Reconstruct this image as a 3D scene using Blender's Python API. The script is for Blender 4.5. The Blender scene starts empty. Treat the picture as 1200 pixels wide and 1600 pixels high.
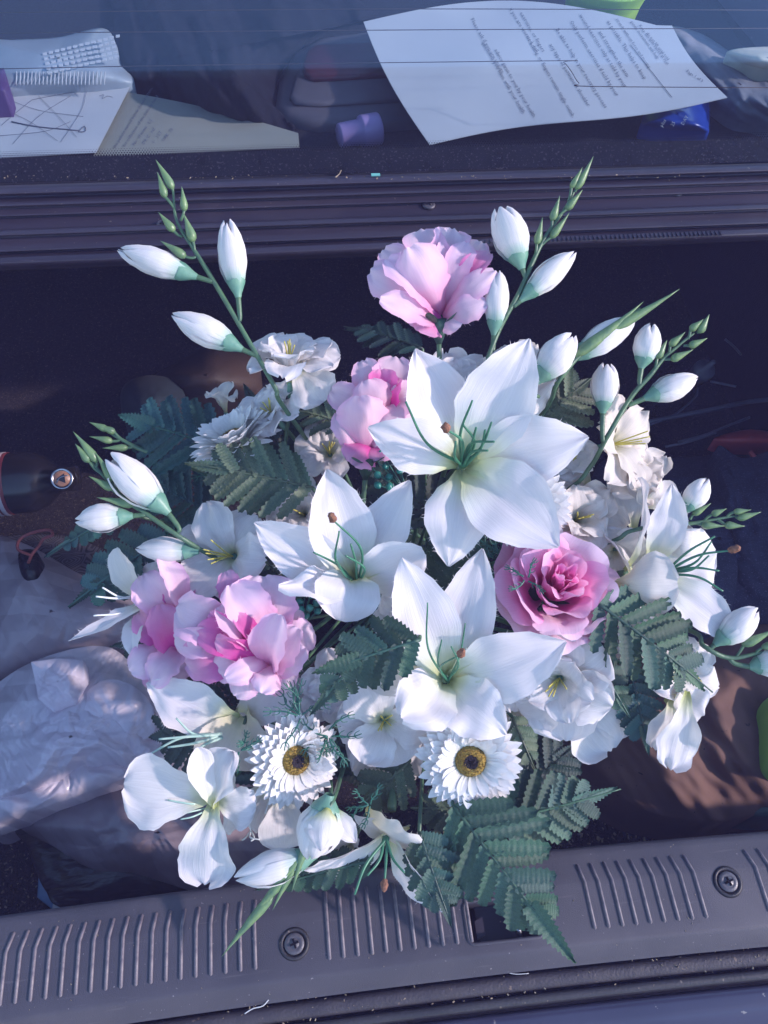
import bpy, math, random
from mathutils import Vector, Matrix, noise
rad = math.radians
SC = bpy.context.scene
VEIL_DENSITY = 0.044
COL = SC.collection

# ------------------------------------------------------------------ camera
FPX = 1300.0                       # focal length in pixels of the 1200x1600 photograph
CAM = Vector((0, 0, 0.64))
FW = Vector((0.104, 0.534, -0.839)).normalized()
_u = Vector((0.071, 0.8375, 0.5419))
UP = (_u - FW*_u.dot(FW)).normalized()
RT = FW.cross(UP).normalized()
cd = bpy.data.cameras.new('camera'); co = bpy.data.objects.new('camera', cd); COL.objects.link(co)
m = Matrix((RT, UP, -FW)).transposed().to_4x4(); m.translation = CAM
co.matrix_world = m
cd.sensor_fit = 'VERTICAL'; cd.sensor_height = 24; cd.lens = 24*FPX/1600
cd.clip_start = 0.02; cd.clip_end = 200
SC.camera = co

# ------------------------------------------------------------------ light
TO_SUN = Vector((0.84, -0.24, 0.47)).normalized()
W = bpy.data.worlds.new("World"); SC.world = W; W.use_nodes = True
nt = W.node_tree; nt.nodes.clear()
sky = nt.nodes.new('ShaderNodeTexSky'); sky.sky_type = 'NISHITA'; sky.sun_disc = False
sky.sun_elevation = math.asin(TO_SUN.z); sky.sun_rotation = math.atan2(TO_SUN.x, TO_SUN.y)
sky.ozone_density = 3.0; sky.dust_density = 0.3; sky.air_density = 1.2
bg = nt.nodes.new('ShaderNodeBackground'); bg.inputs['Strength'].default_value = 0.15
wo = nt.nodes.new('ShaderNodeOutputWorld')
nt.links.new(sky.outputs[0], bg.inputs[0]); nt.links.new(bg.outputs[0], wo.inputs[0])
sl = bpy.data.lights.new('sun', 'SUN'); sl.energy = 2.0; sl.angle = rad(2.0); sl.color = (1.0, 0.84, 0.85)
so = bpy.data.objects.new('sun', sl); COL.objects.link(so)
so.rotation_euler = TO_SUN.to_track_quat('Z', 'Y').to_euler()
SC.view_settings.view_transform = 'Standard'; SC.view_settings.look = 'None'
SC.view_settings.exposure = 1.28; SC.view_settings.gamma = 1

# ------------------------------------------------------------------ helpers
def P(px, py, d):
    "world point seen at pixel px,py of the photograph, d metres in front of the camera"
    return CAM + (FW + RT*((px-600)/FPX) + UP*((800-py)/FPX))*d
def OZ(px, py, z):
    r = FW + RT*((px-600)/FPX) + UP*((800-py)/FPX)
    return CAM + r*((z-CAM.z)/r.z)
def D(a, b, c):
    "direction: a right, b up, c towards the viewer"
    return (RT*a + UP*b - FW*c).normalized()
def S(px, d): return px*d/FPX

def loc_of(o):
    v = Vector((0, 0, 0))
    while o is not None:
        v = v + o.location; o = o.parent
    return v
def mesh(verts, faces, uvs=None, smooth=True, name='mesh'):
    me = bpy.data.meshes.new(name)
    me.from_pydata([tuple(v) for v in verts], [], faces)
    if smooth: me.polygons.foreach_set('use_smooth', [True]*len(me.polygons))
    if uvs:
        ul = me.uv_layers.new(name='UVMap')
        dat = []
        for l in me.loops: dat += list(uvs[l.vertex_index])
        ul.data.foreach_set('uv', dat)
    me.update()
    return me
def mk(name, geo, mat, parent=None, smooth=True, kind=None, label=None):
    "one mesh object; geometry is given in world coordinates"
    verts, faces = geo[0], geo[1]
    uvs = geo[2] if len(geo) > 2 else None
    off = loc_of(parent) if parent else Vector((0, 0, 0))
    me = mesh([Vector(v)-off for v in verts], faces, uvs, smooth, name)
    me.materials.append(mat)
    o = bpy.data.objects.new(name, me); COL.objects.link(o)
    if parent: o.parent = parent
    if kind: o['kind'] = kind
    if label: o['label'] = label
    return o
def thing(name, label, cat, loc, group=None):
    o = bpy.data.objects.new(name, None); COL.objects.link(o)
    o.empty_display_size = 0.02
    o.location = loc; o['label'] = label; o['category'] = cat
    if group: o['group'] = group
    return o
def tag(o, label, cat, group=None):
    o['label'] = label; o['category'] = cat
    if group: o['group'] = group
    return o
def join(*geos):
    V, Fc, U = [], [], []
    hasuv = all(len(g) > 2 and g[2] for g in geos)
    for g in geos:
        n = len(V); V += list(g[0]); Fc += [tuple(i+n for i in f) for f in g[1]]
        if hasuv: U += list(g[2])
    return (V, Fc, U) if hasuv else (V, Fc)
def bez(a, b, c, u): return a*((1-u)**2) + b*(2*u*(1-u)) + c*(u*u)
def lerp_tab(tab, u):
    for i in range(len(tab)-1):
        a, b = tab[i], tab[i+1]
        if u <= b[0]:
            k = (u-a[0])/(b[0]-a[0]+1e-9); k = k*k*(3-2*k)*0.5 + k*0.5
            return a[1]+(b[1]-a[1])*k
    return tab[-1][1]
def catmull(pts, n=6):
    pts = [Vector(p) for p in pts]
    if len(pts) < 3: 
        return [pts[0].lerp(pts[-1], i/n) for i in range(n+1)]
    q = [pts[0]*2-pts[1]] + pts + [pts[-1]*2-pts[-2]]
    out = []
    for i in range(1, len(q)-2):
        p0, p1, p2, p3 = q[i-1], q[i], q[i+1], q[i+2]
        for k in range(n):
            t = k/n
            out.append(0.5*((2*p1)+(p2-p0)*t+(2*p0-5*p1+4*p2-p3)*t*t+(3*p1-p0-3*p2+p3)*t**3))
    out.append(pts[-1]); return out
def tube(pts, r0, r1=None, sides=7, n=6, raw=False, prof=None):
    if r1 is None: r1 = r0
    pl = pts if raw else catmull(pts, n)
    V, Fc, U = [], [], []
    ref = Vector((0.13, 0.37, 0.92))
    for i, p in enumerate(pl):
        t = (pl[min(i+1, len(pl)-1)]-pl[max(i-1, 0)]).normalized()
        a = t.cross(ref)
        if a.length < 1e-3: a = t.cross(Vector((1, 0, 0)))
        a.normalize(); b = t.cross(a)
        s = i/(len(pl)-1); r = r0+(r1-r0)*s
        if prof: r = prof(s)
        for k in range(sides):
            th = 2*math.pi*k/sides
            V.append(p+(a*math.cos(th)+b*math.sin(th))*r); U.append((s, k/sides))
    for i in range(len(pl)-1):
        for k in range(sides):
            k2 = (k+1) % sides
            Fc.append((i*sides+k, i*sides+k2, (i+1)*sides+k2, (i+1)*sides+k))
    Fc.append(tuple(range(sides))[::-1]); m_ = (len(pl)-1)*sides
    Fc.append(tuple(m_+k for k in range(sides)))
    return V, Fc, U
def lathe(c, axis, prof, sides=24):
    "prof: (radius, height) pairs along axis"
    axis = axis.normalized(); a = axis.orthogonal().normalized(); b = axis.cross(a)
    V, Fc, U = [], [], []
    for i, (r, h) in enumerate(prof):
        for k in range(sides):
            th = 2*math.pi*k/sides
            V.append(c+axis*h+(a*math.cos(th)+b*math.sin(th))*max(r, 1e-5)); U.append((i/(len(prof)-1), k/sides))
    for i in range(len(prof)-1):
        for k in range(sides):
            k2 = (k+1) % sides
            Fc.append((i*sides+k, i*sides+k2, (i+1)*sides+k2, (i+1)*sides+k))
    Fc.append(tuple(range(sides))[::-1]); m_ = (len(prof)-1)*sides
    Fc.append(tuple(m_+k for k in range(sides)))
    return V, Fc, U
def box(c, ax, ay, az):
    V = [c+ax*i+ay*j+az*k for k in (-1, 1) for j in (-1, 1) for i in (-1, 1)]
    Fc = [(0, 2, 3, 1), (4, 5, 7, 6), (0, 1, 5, 4), (2, 6, 7, 3), (0, 4, 6, 2), (1, 3, 7, 5)]
    return V, Fc
def fbm(v, o=4): return noise.fractal(v, 1.0, 2.0, o)

# ------------------------------------------------------------------ materials
def newmat(name):
    m_ = bpy.data.materials.new(name); m_.use_nodes = True
    n = m_.node_tree.nodes; n.clear()
    out = n.new('ShaderNodeOutputMaterial')
    return m_, n, m_.node_tree.links, out
def rampnode(n, stops, inter='LINEAR'):
    r = n.new('ShaderNodeValToRGB'); cr = r.color_ramp; cr.interpolation = inter
    while len(cr.elements) < len(stops): cr.elements.new(0.5)
    for e, (p, c) in zip(cr.elements, stops):
        e.position = p; e.color = (c[0], c[1], c[2], 1)
    return r
def petal_mat(name, stops, edge=None, trans=0.3, rough=0.6, var=0.06, bump=0.25, vein=0.06, sheen=0.3, ramp_noise=0.1):
    m_, n, l, out = newmat(name)
    uv = n.new('ShaderNodeUVMap'); uv.uv_map = 'UVMap'
    sep = n.new('ShaderNodeSeparateXYZ'); l.new(uv.outputs[0], sep.inputs[0])
    oi = n.new('ShaderNodeObjectInfo')
    # ramp along the petal, disturbed by noise
    ns = n.new('ShaderNodeTexNoise'); ns.inputs['Scale'].default_value = 5; ns.inputs['Detail'].default_value = 3
    tc = n.new('ShaderNodeTexCoord')
    nm = n.new('ShaderNodeMapping'); nm.inputs['Scale'].default_value = (12, 12, 12); l.new(tc.outputs['Object'], nm.inputs[0]); l.new(nm.outputs[0], ns.inputs[0])
    ma = n.new('ShaderNodeMath'); ma.operation = 'MULTIPLY_ADD'; l.new(ns.outputs[0], ma.inputs[0]); ma.inputs[1].default_value = ramp_noise*2; 
    sb = n.new('ShaderNodeMath'); sb.operation = 'SUBTRACT'; l.new(sep.outputs[0], sb.inputs[0]); sb.inputs[1].default_value = ramp_noise
    l.new(sb.outputs[0], ma.inputs[2])
    rp = rampnode(n, stops); l.new(ma.outputs[0], rp.inputs[0])
    col = rp.outputs[0]
    # fine veins running along the petal
    mp = n.new('ShaderNodeMapping'); mp.inputs['Scale'].default_value = (2.0, 46, 1); l.new(uv.outputs[0], mp.inputs[0])
    vn = n.new('ShaderNodeTexNoise'); vn.inputs['Scale'].default_value = 1; vn.inputs['Detail'].default_value = 4; vn.inputs['Distortion'].default_value = 0.3
    l.new(mp.outputs[0], vn.inputs[0])
    vr = n.new('ShaderNodeMapRange'); l.new(vn.outputs[0], vr.inputs[0]); vr.inputs[1].default_value = 0.3; vr.inputs[2].default_value = 0.7
    vr.inputs[3].default_value = 1-vein*2; vr.inputs[4].default_value = 1
    mx = n.new('ShaderNodeMix'); mx.data_type = 'RGBA'; mx.blend_type = 'MULTIPLY'; mx.inputs[0].default_value = 1
    l.new(col, mx.inputs[6]); l.new(vr.outputs[0], mx.inputs[7]); col = mx.outputs[2]
    if edge:
        # |v| towards the rim
        a = n.new('ShaderNodeMath'); a.operation = 'SUBTRACT'; l.new(sep.outputs[1], a.inputs[0]); a.inputs[1].default_value = 0.5
        b = n.new('ShaderNodeMath'); b.operation = 'ABSOLUTE'; l.new(a.outputs[0], b.inputs[0])
        c = n.new('ShaderNodeMapRange'); l.new(b.outputs[0], c.inputs[0]); c.inputs[1].default_value = 0.25; c.inputs[2].default_value = 0.52; c.inputs[3].default_value = 0; c.inputs[4].default_value = edge[3]
        m2 = n.new('ShaderNodeMix'); m2.data_type = 'RGBA'; l.new(c.outputs[0], m2.inputs[0]); l.new(col, m2.inputs[6]); m2.inputs[7].default_value = (*edge[:3], 1)
        col = m2.outputs[2]
    hv = n.new('ShaderNodeHueSaturation'); l.new(col, hv.inputs['Color'])
    vv = n.new('ShaderNodeMapRange'); l.new(oi.outputs['Random'], vv.inputs[0]); vv.inputs[3].default_value = 1-var; vv.inputs[4].default_value = 1+var*0.4
    l.new(vv.outputs[0], hv.inputs['Value'])
    col = hv.outputs[0]
    # woven cloth + veins relief
    wv = n.new('ShaderNodeTexNoise'); wv.inputs['Scale'].default_value = 1400; wv.inputs['Detail'].default_value = 1; l.new(tc.outputs['Object'], wv.inputs[0])
    b1 = n.new('ShaderNodeBump'); b1.inputs['Strength'].default_value = bump*0.5; b1.inputs['Distance'].default_value = 0.0003; l.new(wv.outputs[0], b1.inputs['Height'])
    b2 = n.new('ShaderNodeBump'); b2.inputs['Strength'].default_value = bump; b2.inputs['Distance'].default_value = 0.0012; l.new(vn.outputs[0], b2.inputs['Height']); l.new(b1.outputs[0], b2.inputs['Normal'])
    bs = n.new('ShaderNodeBsdfPrincipled'); bs.inputs['Roughness'].default_value = rough; l.new(col, bs.inputs['Base Color']); l.new(b2.outputs[0], bs.inputs['Normal'])
    bs.inputs['Sheen Weight'].default_value = sheen; bs.inputs['Specular IOR Level'].default_value = 0.3
    tr = n.new('ShaderNodeBsdfTranslucent'); l.new(col, tr.inputs[0])
    ms = n.new('ShaderNodeMixShader'); ms.inputs[0].default_value = trans; l.new(bs.outputs[0], ms.inputs[1]); l.new(tr.outputs[0], ms.inputs[2])
    l.new(ms.outputs[0], out.inputs[0])
    return m_
def surf(name, c1, c2=None, scale=20, rough=0.6, bump=0.0, bscale=200, metallic=0, spec=0.5, rvar=0.0, trans=0.0, detail=6, dist=0.001, coat=0, stretch=(1,1,1), specks=None, scuff=None, ridges=0):
    m_, n, l, out = newmat(name)
    tc = n.new('ShaderNodeTexCoord'); mp = n.new('ShaderNodeMapping'); mp.inputs['Scale'].default_value = stretch; l.new(tc.outputs['Object'], mp.inputs[0])
    bs = n.new('ShaderNodeBsdfPrincipled'); bs.inputs['Roughness'].default_value = rough; bs.inputs['Metallic'].default_value = metallic
    bs.inputs['Specular IOR Level'].default_value = spec; bs.inputs['Coat Weight'].default_value = coat
    ns = n.new('ShaderNodeTexNoise'); ns.inputs['Scale'].default_value = scale; ns.inputs['Detail'].default_value = detail; l.new(mp.outputs[0], ns.inputs[0])
    c2 = c2 or tuple(x*0.75 for x in c1)
    rp = rampnode(n, [(0.3, c2), (0.7, c1)]); l.new(ns.outputs[0], rp.inputs[0]); col = rp.outputs[0]
    if specks:
        sn = n.new('ShaderNodeTexNoise'); sn.inputs['Scale'].default_value = specks[1]; sn.inputs['Detail'].default_value = 2; l.new(tc.outputs['Object'], sn.inputs[0])
        sr = rampnode(n, [(specks[2], (0,0,0)), (specks[2]+0.04, (1,1,1))]); l.new(sn.outputs[0], sr.inputs[0])
        mx = n.new('ShaderNodeMix'); mx.data_type = 'RGBA'; l.new(sr.outputs[0], mx.inputs[0]); l.new(col, mx.inputs[6]); mx.inputs[7].default_value = (*specks[0], 1)
        col = mx.outputs[2]
    if name.endswith('fern_cloth'):
        oi = n.new('ShaderNodeObjectInfo'); hv = n.new('ShaderNodeHueSaturation'); l.new(col, hv.inputs['Color'])
        v1 = n.new('ShaderNodeMapRange'); l.new(oi.outputs['Random'], v1.inputs[0]); v1.inputs[3].default_value = 0.62; v1.inputs[4].default_value = 1.55; l.new(v1.outputs[0], hv.inputs['Value'])
        m7 = n.new('ShaderNodeMath'); m7.operation = 'MULTIPLY'; m7.inputs[1].default_value = 7.3; l.new(oi.outputs['Random'], m7.inputs[0]); f7 = n.new('ShaderNodeMath'); f7.operation = 'FRACT'; l.new(m7.outputs[0], f7.inputs[0])
        v2 = n.new('ShaderNodeMapRange'); l.new(f7.outputs[0], v2.inputs[0]); v2.inputs[3].default_value = 0.46; v2.inputs[4].default_value = 0.525; l.new(v2.outputs[0], hv.inputs['Hue'])
        col = hv.outputs[0]
    if scuff:
        for rot, sc in ((.35, (18, 260, 40)), (-.5, (14, 190, 40)), (1.4, (22, 300, 40))):
            m9 = n.new('ShaderNodeMapping'); m9.inputs['Rotation'].default_value = (0, 0, rot); m9.inputs['Scale'].default_value = sc; l.new(tc.outputs['Object'], m9.inputs[0])
            n9 = n.new('ShaderNodeTexNoise'); n9.inputs['Scale'].default_value = 1; n9.inputs['Detail'].default_value = 2; l.new(m9.outputs[0], n9.inputs[0])
            r9 = rampnode(n, [(0.69, (0, 0, 0)), (0.78, (.35, .35, .35))]); l.new(n9.outputs[0], r9.inputs[0])
            x9 = n.new('ShaderNodeMix'); x9.data_type = 'RGBA'; l.new(r9.outputs[0], x9.inputs[0]); l.new(col, x9.inputs[6]); x9.inputs[7].default_value = (*scuff, 1); col = x9.outputs[2]
        n8 = n.new('ShaderNodeTexNoise'); n8.inputs['Scale'].default_value = 9; n8.inputs['Detail'].default_value = 7; n8.inputs['Distortion'].default_value = 1; l.new(tc.outputs['Object'], n8.inputs[0])
        r8 = rampnode(n, [(0.52, (0, 0, 0)), (0.72, (.5, .5, .5))]); l.new(n8.outputs[0], r8.inputs[0])
        x8 = n.new('ShaderNodeMix'); x8.data_type = 'RGBA'; l.new(r8.outputs[0], x8.inputs[0]); l.new(col, x8.inputs[6]); x8.inputs[7].default_value = (*[q*.8 for q in scuff], 1); col = x8.outputs[2]
    l.new(col, bs.inputs['Base Color'])
    if rvar:
        mr = n.new('ShaderNodeMapRange'); l.new(ns.outputs[0], mr.inputs[0]); mr.inputs[3].default_value = rough-rvar; mr.inputs[4].default_value = rough+rvar; l.new(mr.outputs[0], bs.inputs['Roughness'])
    if bump:
        bn = n.new('ShaderNodeTexNoise'); bn.inputs['Scale'].default_value = bscale; bn.inputs['Detail'].default_value = 3; l.new(mp.outputs[0], bn.inputs[0])
        bb = n.new('ShaderNodeBump'); bb.inputs['Strength'].default_value = bump; bb.inputs['Distance'].default_value = dist; l.new(bn.outputs[0], bb.inputs['Height']); l.new(bb.outputs[0], bs.inputs['Normal'])
        if name.endswith('fern_cloth'):
            wv = n.new('ShaderNodeTexWave'); wv.wave_profile = 'SIN'; wv.inputs['Scale'].default_value = 3.3; wv.inputs['Distortion'].default_value = 2.2; l.new(tc.outputs['Object'], wv.inputs[0])
            b3 = n.new('ShaderNodeBump'); b3.inputs['Strength'].default_value = 0.14; b3.inputs['Distance'].default_value = 0.0011; l.new(wv.outputs['Fac'], b3.inputs['Height']); l.new(bb.outputs[0], b3.inputs['Normal']); l.new(b3.outputs[0], bs.inputs['Normal'])
    sh = bs.outputs[0]
    if trans:
        tr = n.new('ShaderNodeBsdfTranslucent'); l.new(col, tr.inputs[0])
        ms = n.new('ShaderNodeMixShader'); ms.inputs[0].default_value = trans; l.new(bs.outputs[0], ms.inputs[1]); l.new(tr.outputs[0], ms.inputs[2]); sh = ms.outputs[0]
    l.new(sh, out.inputs[0])
    return m_
M = {}
WH = (0.89, 0.85, 0.87)
M['lily'] = petal_mat('white_lily_cloth', [(0.0, (0.34, 0.42, 0.14)), (0.14, (0.70, 0.74, 0.42)), (0.32, (0.84, 0.86, 0.78)), (0.5, WH)], bump=0.32, vein=0.035, trans=0.28)
M['lily_cream'] = petal_mat('cream_lily_cloth', [(0.0, (0.42, 0.45, 0.20)), (0.2, (0.78, 0.74, 0.52)), (0.5, (0.86, 0.80, 0.72)), (1.0, (0.84, 0.80, 0.78))], vein=0.05)
M['frill'] = petal_mat('white_freesia_cloth', [(0.0, (0.45, 0.5, 0.15)), (0.18, (0.78, 0.8, 0.55)), (0.36, (0.86, 0.84, 0.82)), (1.0, (0.89, 0.85, 0.87))], vein=0.06, bump=0.45)
M['frill_cream'] = petal_mat('cream_freesia_cloth', [(0.0, (0.5, 0.5, 0.2)), (0.2, (0.8, 0.75, 0.55)), (0.45, (0.82, 0.76, 0.70)), (1.0, (0.84, 0.77, 0.72))], vein=0.07, bump=0.45)
M['bud'] = petal_mat('white_bud_cloth', [(0.0, (0.20, 0.44, 0.33)), (0.15, (0.42, 0.62, 0.52)), (0.34, (0.85, 0.83, 0.82)), (1.0, (0.88, 0.83, 0.84))], vein=0.09, bump=0.3, trans=0.15)
M['rose'] = petal_mat('pink_rose_cloth', [(0.0, (0.62, 0.03, 0.32)), (0.42, (0.80, 0.10, 0.45)), (0.72, (0.88, 0.32, 0.60)), (1.0, (0.93, 0.56, 0.78))], edge=(0.86, 0.34, 0.66, 0.35), vein=0.03, trans=0.38, ramp_noise=0.2, var=0.12)
M['rose_pale'] = petal_mat('pale_pink_rose_cloth', [(0.0, (0.82, 0.22, 0.50)), (0.3, (0.90, 0.50, 0.68)), (0.6, (0.93, 0.66, 0.80)), (1.0, (0.95, 0.74, 0.88))], edge=(0.88, 0.36, 0.68, 0.42), vein=0.03, trans=0.35, ramp_noise=0.2, var=0.08)
M['rose_deep'] = petal_mat('magenta_rose_cloth', [(0.0, (0.50, 0.015, 0.26)), (0.55, (0.74, 0.06, 0.38)), (0.85, (0.86, 0.22, 0.54)), (1.0, (0.91, 0.45, 0.70))], vein=0.03, trans=0.38, ramp_noise=0.2, var=0.12)
M['daisy'] = petal_mat('white_daisy_cloth', [(0.0, (0.7, 0.72, 0.6)), (0.3, (0.86, 0.85, 0.83)), (1.0, (0.89, 0.87, 0.87))], vein=0.05, trans=0.2, bump=0.3)
M['eye_yellow'] = surf('daisy_eye_ochre', (0.55, 0.38, 0.08), (0.32, 0.20, 0.04), scale=900, rough=0.9, bump=1, bscale=1200, dist=0.002)
M['eye_dark'] = surf('daisy_eye_brown', (0.03, 0.02, 0.03), (0.01, 0.008, 0.012), scale=900, rough=0.9, bump=1, bscale=1000)
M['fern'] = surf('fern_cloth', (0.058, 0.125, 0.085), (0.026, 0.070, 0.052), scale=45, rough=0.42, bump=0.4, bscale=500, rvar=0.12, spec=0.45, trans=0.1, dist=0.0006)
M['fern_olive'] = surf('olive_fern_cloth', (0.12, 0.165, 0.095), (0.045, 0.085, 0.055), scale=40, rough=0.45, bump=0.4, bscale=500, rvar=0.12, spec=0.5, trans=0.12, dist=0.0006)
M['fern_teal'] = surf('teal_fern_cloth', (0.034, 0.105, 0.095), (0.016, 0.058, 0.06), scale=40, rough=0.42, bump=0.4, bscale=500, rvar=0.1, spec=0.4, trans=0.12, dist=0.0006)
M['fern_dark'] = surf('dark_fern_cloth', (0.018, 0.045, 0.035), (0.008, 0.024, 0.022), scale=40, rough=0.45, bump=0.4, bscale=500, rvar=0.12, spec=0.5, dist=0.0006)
M['stem'] = surf('green_plastic_stem', (0.085, 0.17, 0.085), (0.05, 0.11, 0.07), scale=120, rough=0.4, bump=0.3, bscale=400)
M['stem_pale'] = surf('pale_green_plastic', (0.17, 0.27, 0.11), (0.09, 0.17, 0.09), scale=150, rough=0.38, bump=0.3, bscale=500)
M['calyx'] = surf('mint_green_plastic', (0.20, 0.38, 0.27), (0.12, 0.29, 0.22), scale=120, rough=0.4, bump=0.2, bscale=400, trans=0.15)
M['stamen'] = surf('green_stamen_plastic', (0.06, 0.22, 0.12), (0.035, 0.15, 0.09), scale=150, rough=0.35)
M['stamen_pale'] = surf('pale_stamen_plastic', (0.45, 0.60, 0.50), (0.3, 0.5, 0.42), scale=150, rough=0.35)
M['stamen_white'] = surf('white_stamen_plastic', (0.75, 0.78, 0.78), (0.65, 0.7, 0.7), scale=150, rough=0.35)
M['anther'] = surf('brown_anther', (0.30, 0.14, 0.08), (0.14, 0.06, 0.04), scale=500, rough=0.8, bump=1, bscale=900)
M['yellow'] = surf('yellow_stamen_plastic', (0.62, 0.54, 0.10), (0.5, 0.44, 0.1), scale=200, rough=0.45)
M['berry'] = surf('teal_berry_plastic', (0.03, 0.25, 0.20), (0.015, 0.15, 0.13), scale=200, rough=0.35)
M['grassy'] = surf('asparagus_green_plastic', (0.03, 0.15, 0.10), (0.02, 0.10, 0.08), scale=200, rough=0.4)
M['foam'] = surf('dark_green_foam', (0.02, 0.05, 0.03), scale=300, rough=0.95, bump=1, bscale=600)

# ------------------------------------------------------------------ car materials
M['sill'] = surf('grey_sill_plastic', (0.064, 0.060, 0.078), (0.046, 0.043, 0.058), scale=22, rough=0.55, bump=0.55, bscale=1300, rvar=0.08, dist=0.0005, specks=((0.20, 0.18, 0.20), 420, 0.72), scuff=(0.14, 0.125, 0.14))
M['sill_rib'] = surf('pale_rib_plastic', (0.19, 0.16, 0.17), (0.08, 0.07, 0.095), scale=140, rough=0.45, bump=0.3, bscale=900)  # mottled, paler and warmer than the sill plastic
M['trim'] = surf('black_boot_trim_plastic', (0.036, 0.030, 0.050), (0.020, 0.017, 0.031), scale=9, rough=0.42, bump=0.15, bscale=300, rvar=0.12, stretch=(.25, 3, 3), specks=((0.15, 0.13, 0.12), 260, 0.72), scuff=(0.075, 0.065, 0.085))
M['rubber'] = surf('black_rubber_seal', (0.030, 0.028, 0.034), (0.018, 0.017, 0.022), scale=18, rough=0.5, bump=0.3, bscale=500, rvar=0.1, specks=((0.16, 0.13, 0.11), 300, 0.70))
M['paint'] = surf('dusty_dark_blue_paint', (0.045, 0.045, 0.085), (0.03, 0.03, 0.06), scale=8, rough=0.32, bump=0.05, bscale=300, rvar=0.12, coat=0.4, specks=((0.22, 0.20, 0.20), 200, 0.72))
M['gutter'] = surf('dirty_gutter', (0.050, 0.042, 0.048), (0.026, 0.023, 0.034), scale=50, rough=0.6, bump=0.5, bscale=500, specks=((0.14, 0.10, 0.08), 200, 0.70))
M['screw'] = surf('black_screw_head', (0.09, 0.085, 0.10), (0.06, 0.055, 0.07), scale=300, rough=0.4, bump=0.2, bscale=900, spec=0.6)
M['steel'] = surf('worn_steel', (0.55, 0.55, 0.58), (0.35, 0.35, 0.38), scale=120, rough=0.25, metallic=1, bump=0.1, bscale=300)
M['carpet'] = surf('boot_carpet', (0.040, 0.034, 0.036), (0.016, 0.014, 0.018), scale=260, rough=1, bump=1, bscale=700, spec=0.1, specks=((0.12, 0.09, 0.07), 500, 0.64), dist=0.003)
M['lining'] = surf('black_boot_lining', (0.010, 0.010, 0.016), (0.006, 0.006, 0.010), scale=120, rough=1, bump=0.6, bscale=500, spec=0.1)
M['shelf'] = surf('charcoal_parcel_shelf_felt', (0.036, 0.036, 0.048), (0.022, 0.022, 0.032), scale=300, rough=1, bump=0.8, bscale=900, spec=0.1, specks=((0.25, 0.24, 0.26), 420, 0.74))
M['frit'] = surf('black_ceramic_glass_edge', (0.014, 0.013, 0.020), (0.009, 0.008, 0.014), scale=40, rough=0.25, bump=0.0, spec=0.4, specks=((0.06, 0.05, 0.06), 480, 0.62))
M['line'] = surf('defroster_line', (0.06, 0.03, 0.03), rough=0.5)
M['jacket'] = surf('dark_navy_jacket_cloth', (0.016, 0.017, 0.030), (0.010, 0.010, 0.020), scale=60, rough=0.9, bump=0.5, bscale=900, spec=0.2, specks=((0.12, 0.12, 0.14), 600, 0.72))
M['seat'] = surf('dark_seat_cloth', (0.030, 0.034, 0.060), (0.02, 0.022, 0.04), scale=80, rough=1, bump=0.5, bscale=600)
M['lamp_house'] = surf('dark_grey_lamp_housing', (0.12, 0.11, 0.13), (0.10, 0.09, 0.11), scale=40, rough=0.5, bump=0.3, bscale=900)
M['lens'] = surf('dark_red_lens', (0.085, 0.010, 0.022), (0.055, 0.008, 0.016), scale=40, rough=0.3, spec=0.5, coat=0.3)
M['paper'] = surf('white_paper', (0.52, 0.54, 0.57), (0.48, 0.50, 0.54), scale=12, rough=0.85, bump=0.15, bscale=60, dist=0.002)
M['paper_old'] = surf('yellowed_paper', (0.30, 0.30, 0.26), (0.27, 0.27, 0.235), scale=14, rough=0.9, bump=0.15, bscale=60, dist=0.002)
M['ink'] = surf('grey_ink', (0.16, 0.17, 0.22), (0.12, 0.13, 0.18), scale=50, rough=0.9)
M['whiteplastic'] = surf('white_ribbed_plastic', (0.34, 0.40, 0.46), (0.30, 0.35, 0.41), scale=30, rough=0.4)
M['purple'] = surf('purple_plastic_cap', (0.38, 0.28, 0.52), (0.34, 0.24, 0.47), scale=60, rough=0.35, bump=0.1)
M['purple_in'] = surf('dark_purple_plastic', (0.09, 0.05, 0.17), rough=0.5)
M['lime'] = surf('lime_green_plastic', (0.36, 0.62, 0.07), (0.32, 0.56, 0.06), scale=20, rough=0.35)
M['blue_pack'] = surf('blue_glossy_packet', (0.02, 0.07, 0.42), (0.015, 0.05, 0.32), scale=30, rough=0.25, bump=0.3, bscale=80)
M['greycloth'] = surf('pale_grey_cloth', (0.24, 0.25, 0.29), (0.16, 0.17, 0.20), scale=40, rough=0.9, bump=0.4, bscale=400)
M['creamcloth'] = surf('cream_cloth', (0.60, 0.57, 0.46), (0.5, 0.48, 0.4), scale=40, rough=0.9)
M['browncloth'] = surf('brown_bag_cloth', (0.150, 0.080, 0.058), (0.115, 0.060, 0.046), scale=22, rough=0.85, bump=0.5, bscale=1200, specks=((0.02, 0.012, 0.01), 190, 0.71))
M['denim'] = surf('navy_denim', (0.030, 0.034, 0.065), (0.020, 0.022, 0.045), scale=70, rough=0.95, bump=0.9, bscale=900, stretch=(1, 2.6, 1), dist=0.001, specks=((0.09, 0.09, 0.14), 700, 0.62))
M['blackbag'] = surf('black_bin_bag_plastic', (0.008, 0.008, 0.011), (0.005, 0.005, 0.008), scale=40, rough=0.35, bump=0.6, bscale=45, spec=0.5, stretch=(1, 4, 1), dist=0.003)
M['greenbag'] = surf('lime_cloth_bag', (0.26, 0.46, 0.06), (0.2, 0.36, 0.05), scale=30, rough=0.6)
M['redplastic'] = surf('red_plastic', (0.35, 0.04, 0.03), (0.26, 0.03, 0.025), scale=60, rough=0.4)
M['cord'] = surf('maroon_cord', (0.28, 0.07, 0.06), (0.18, 0.04, 0.04), scale=600, rough=0.6, bump=0.6, bscale=900)
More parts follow.
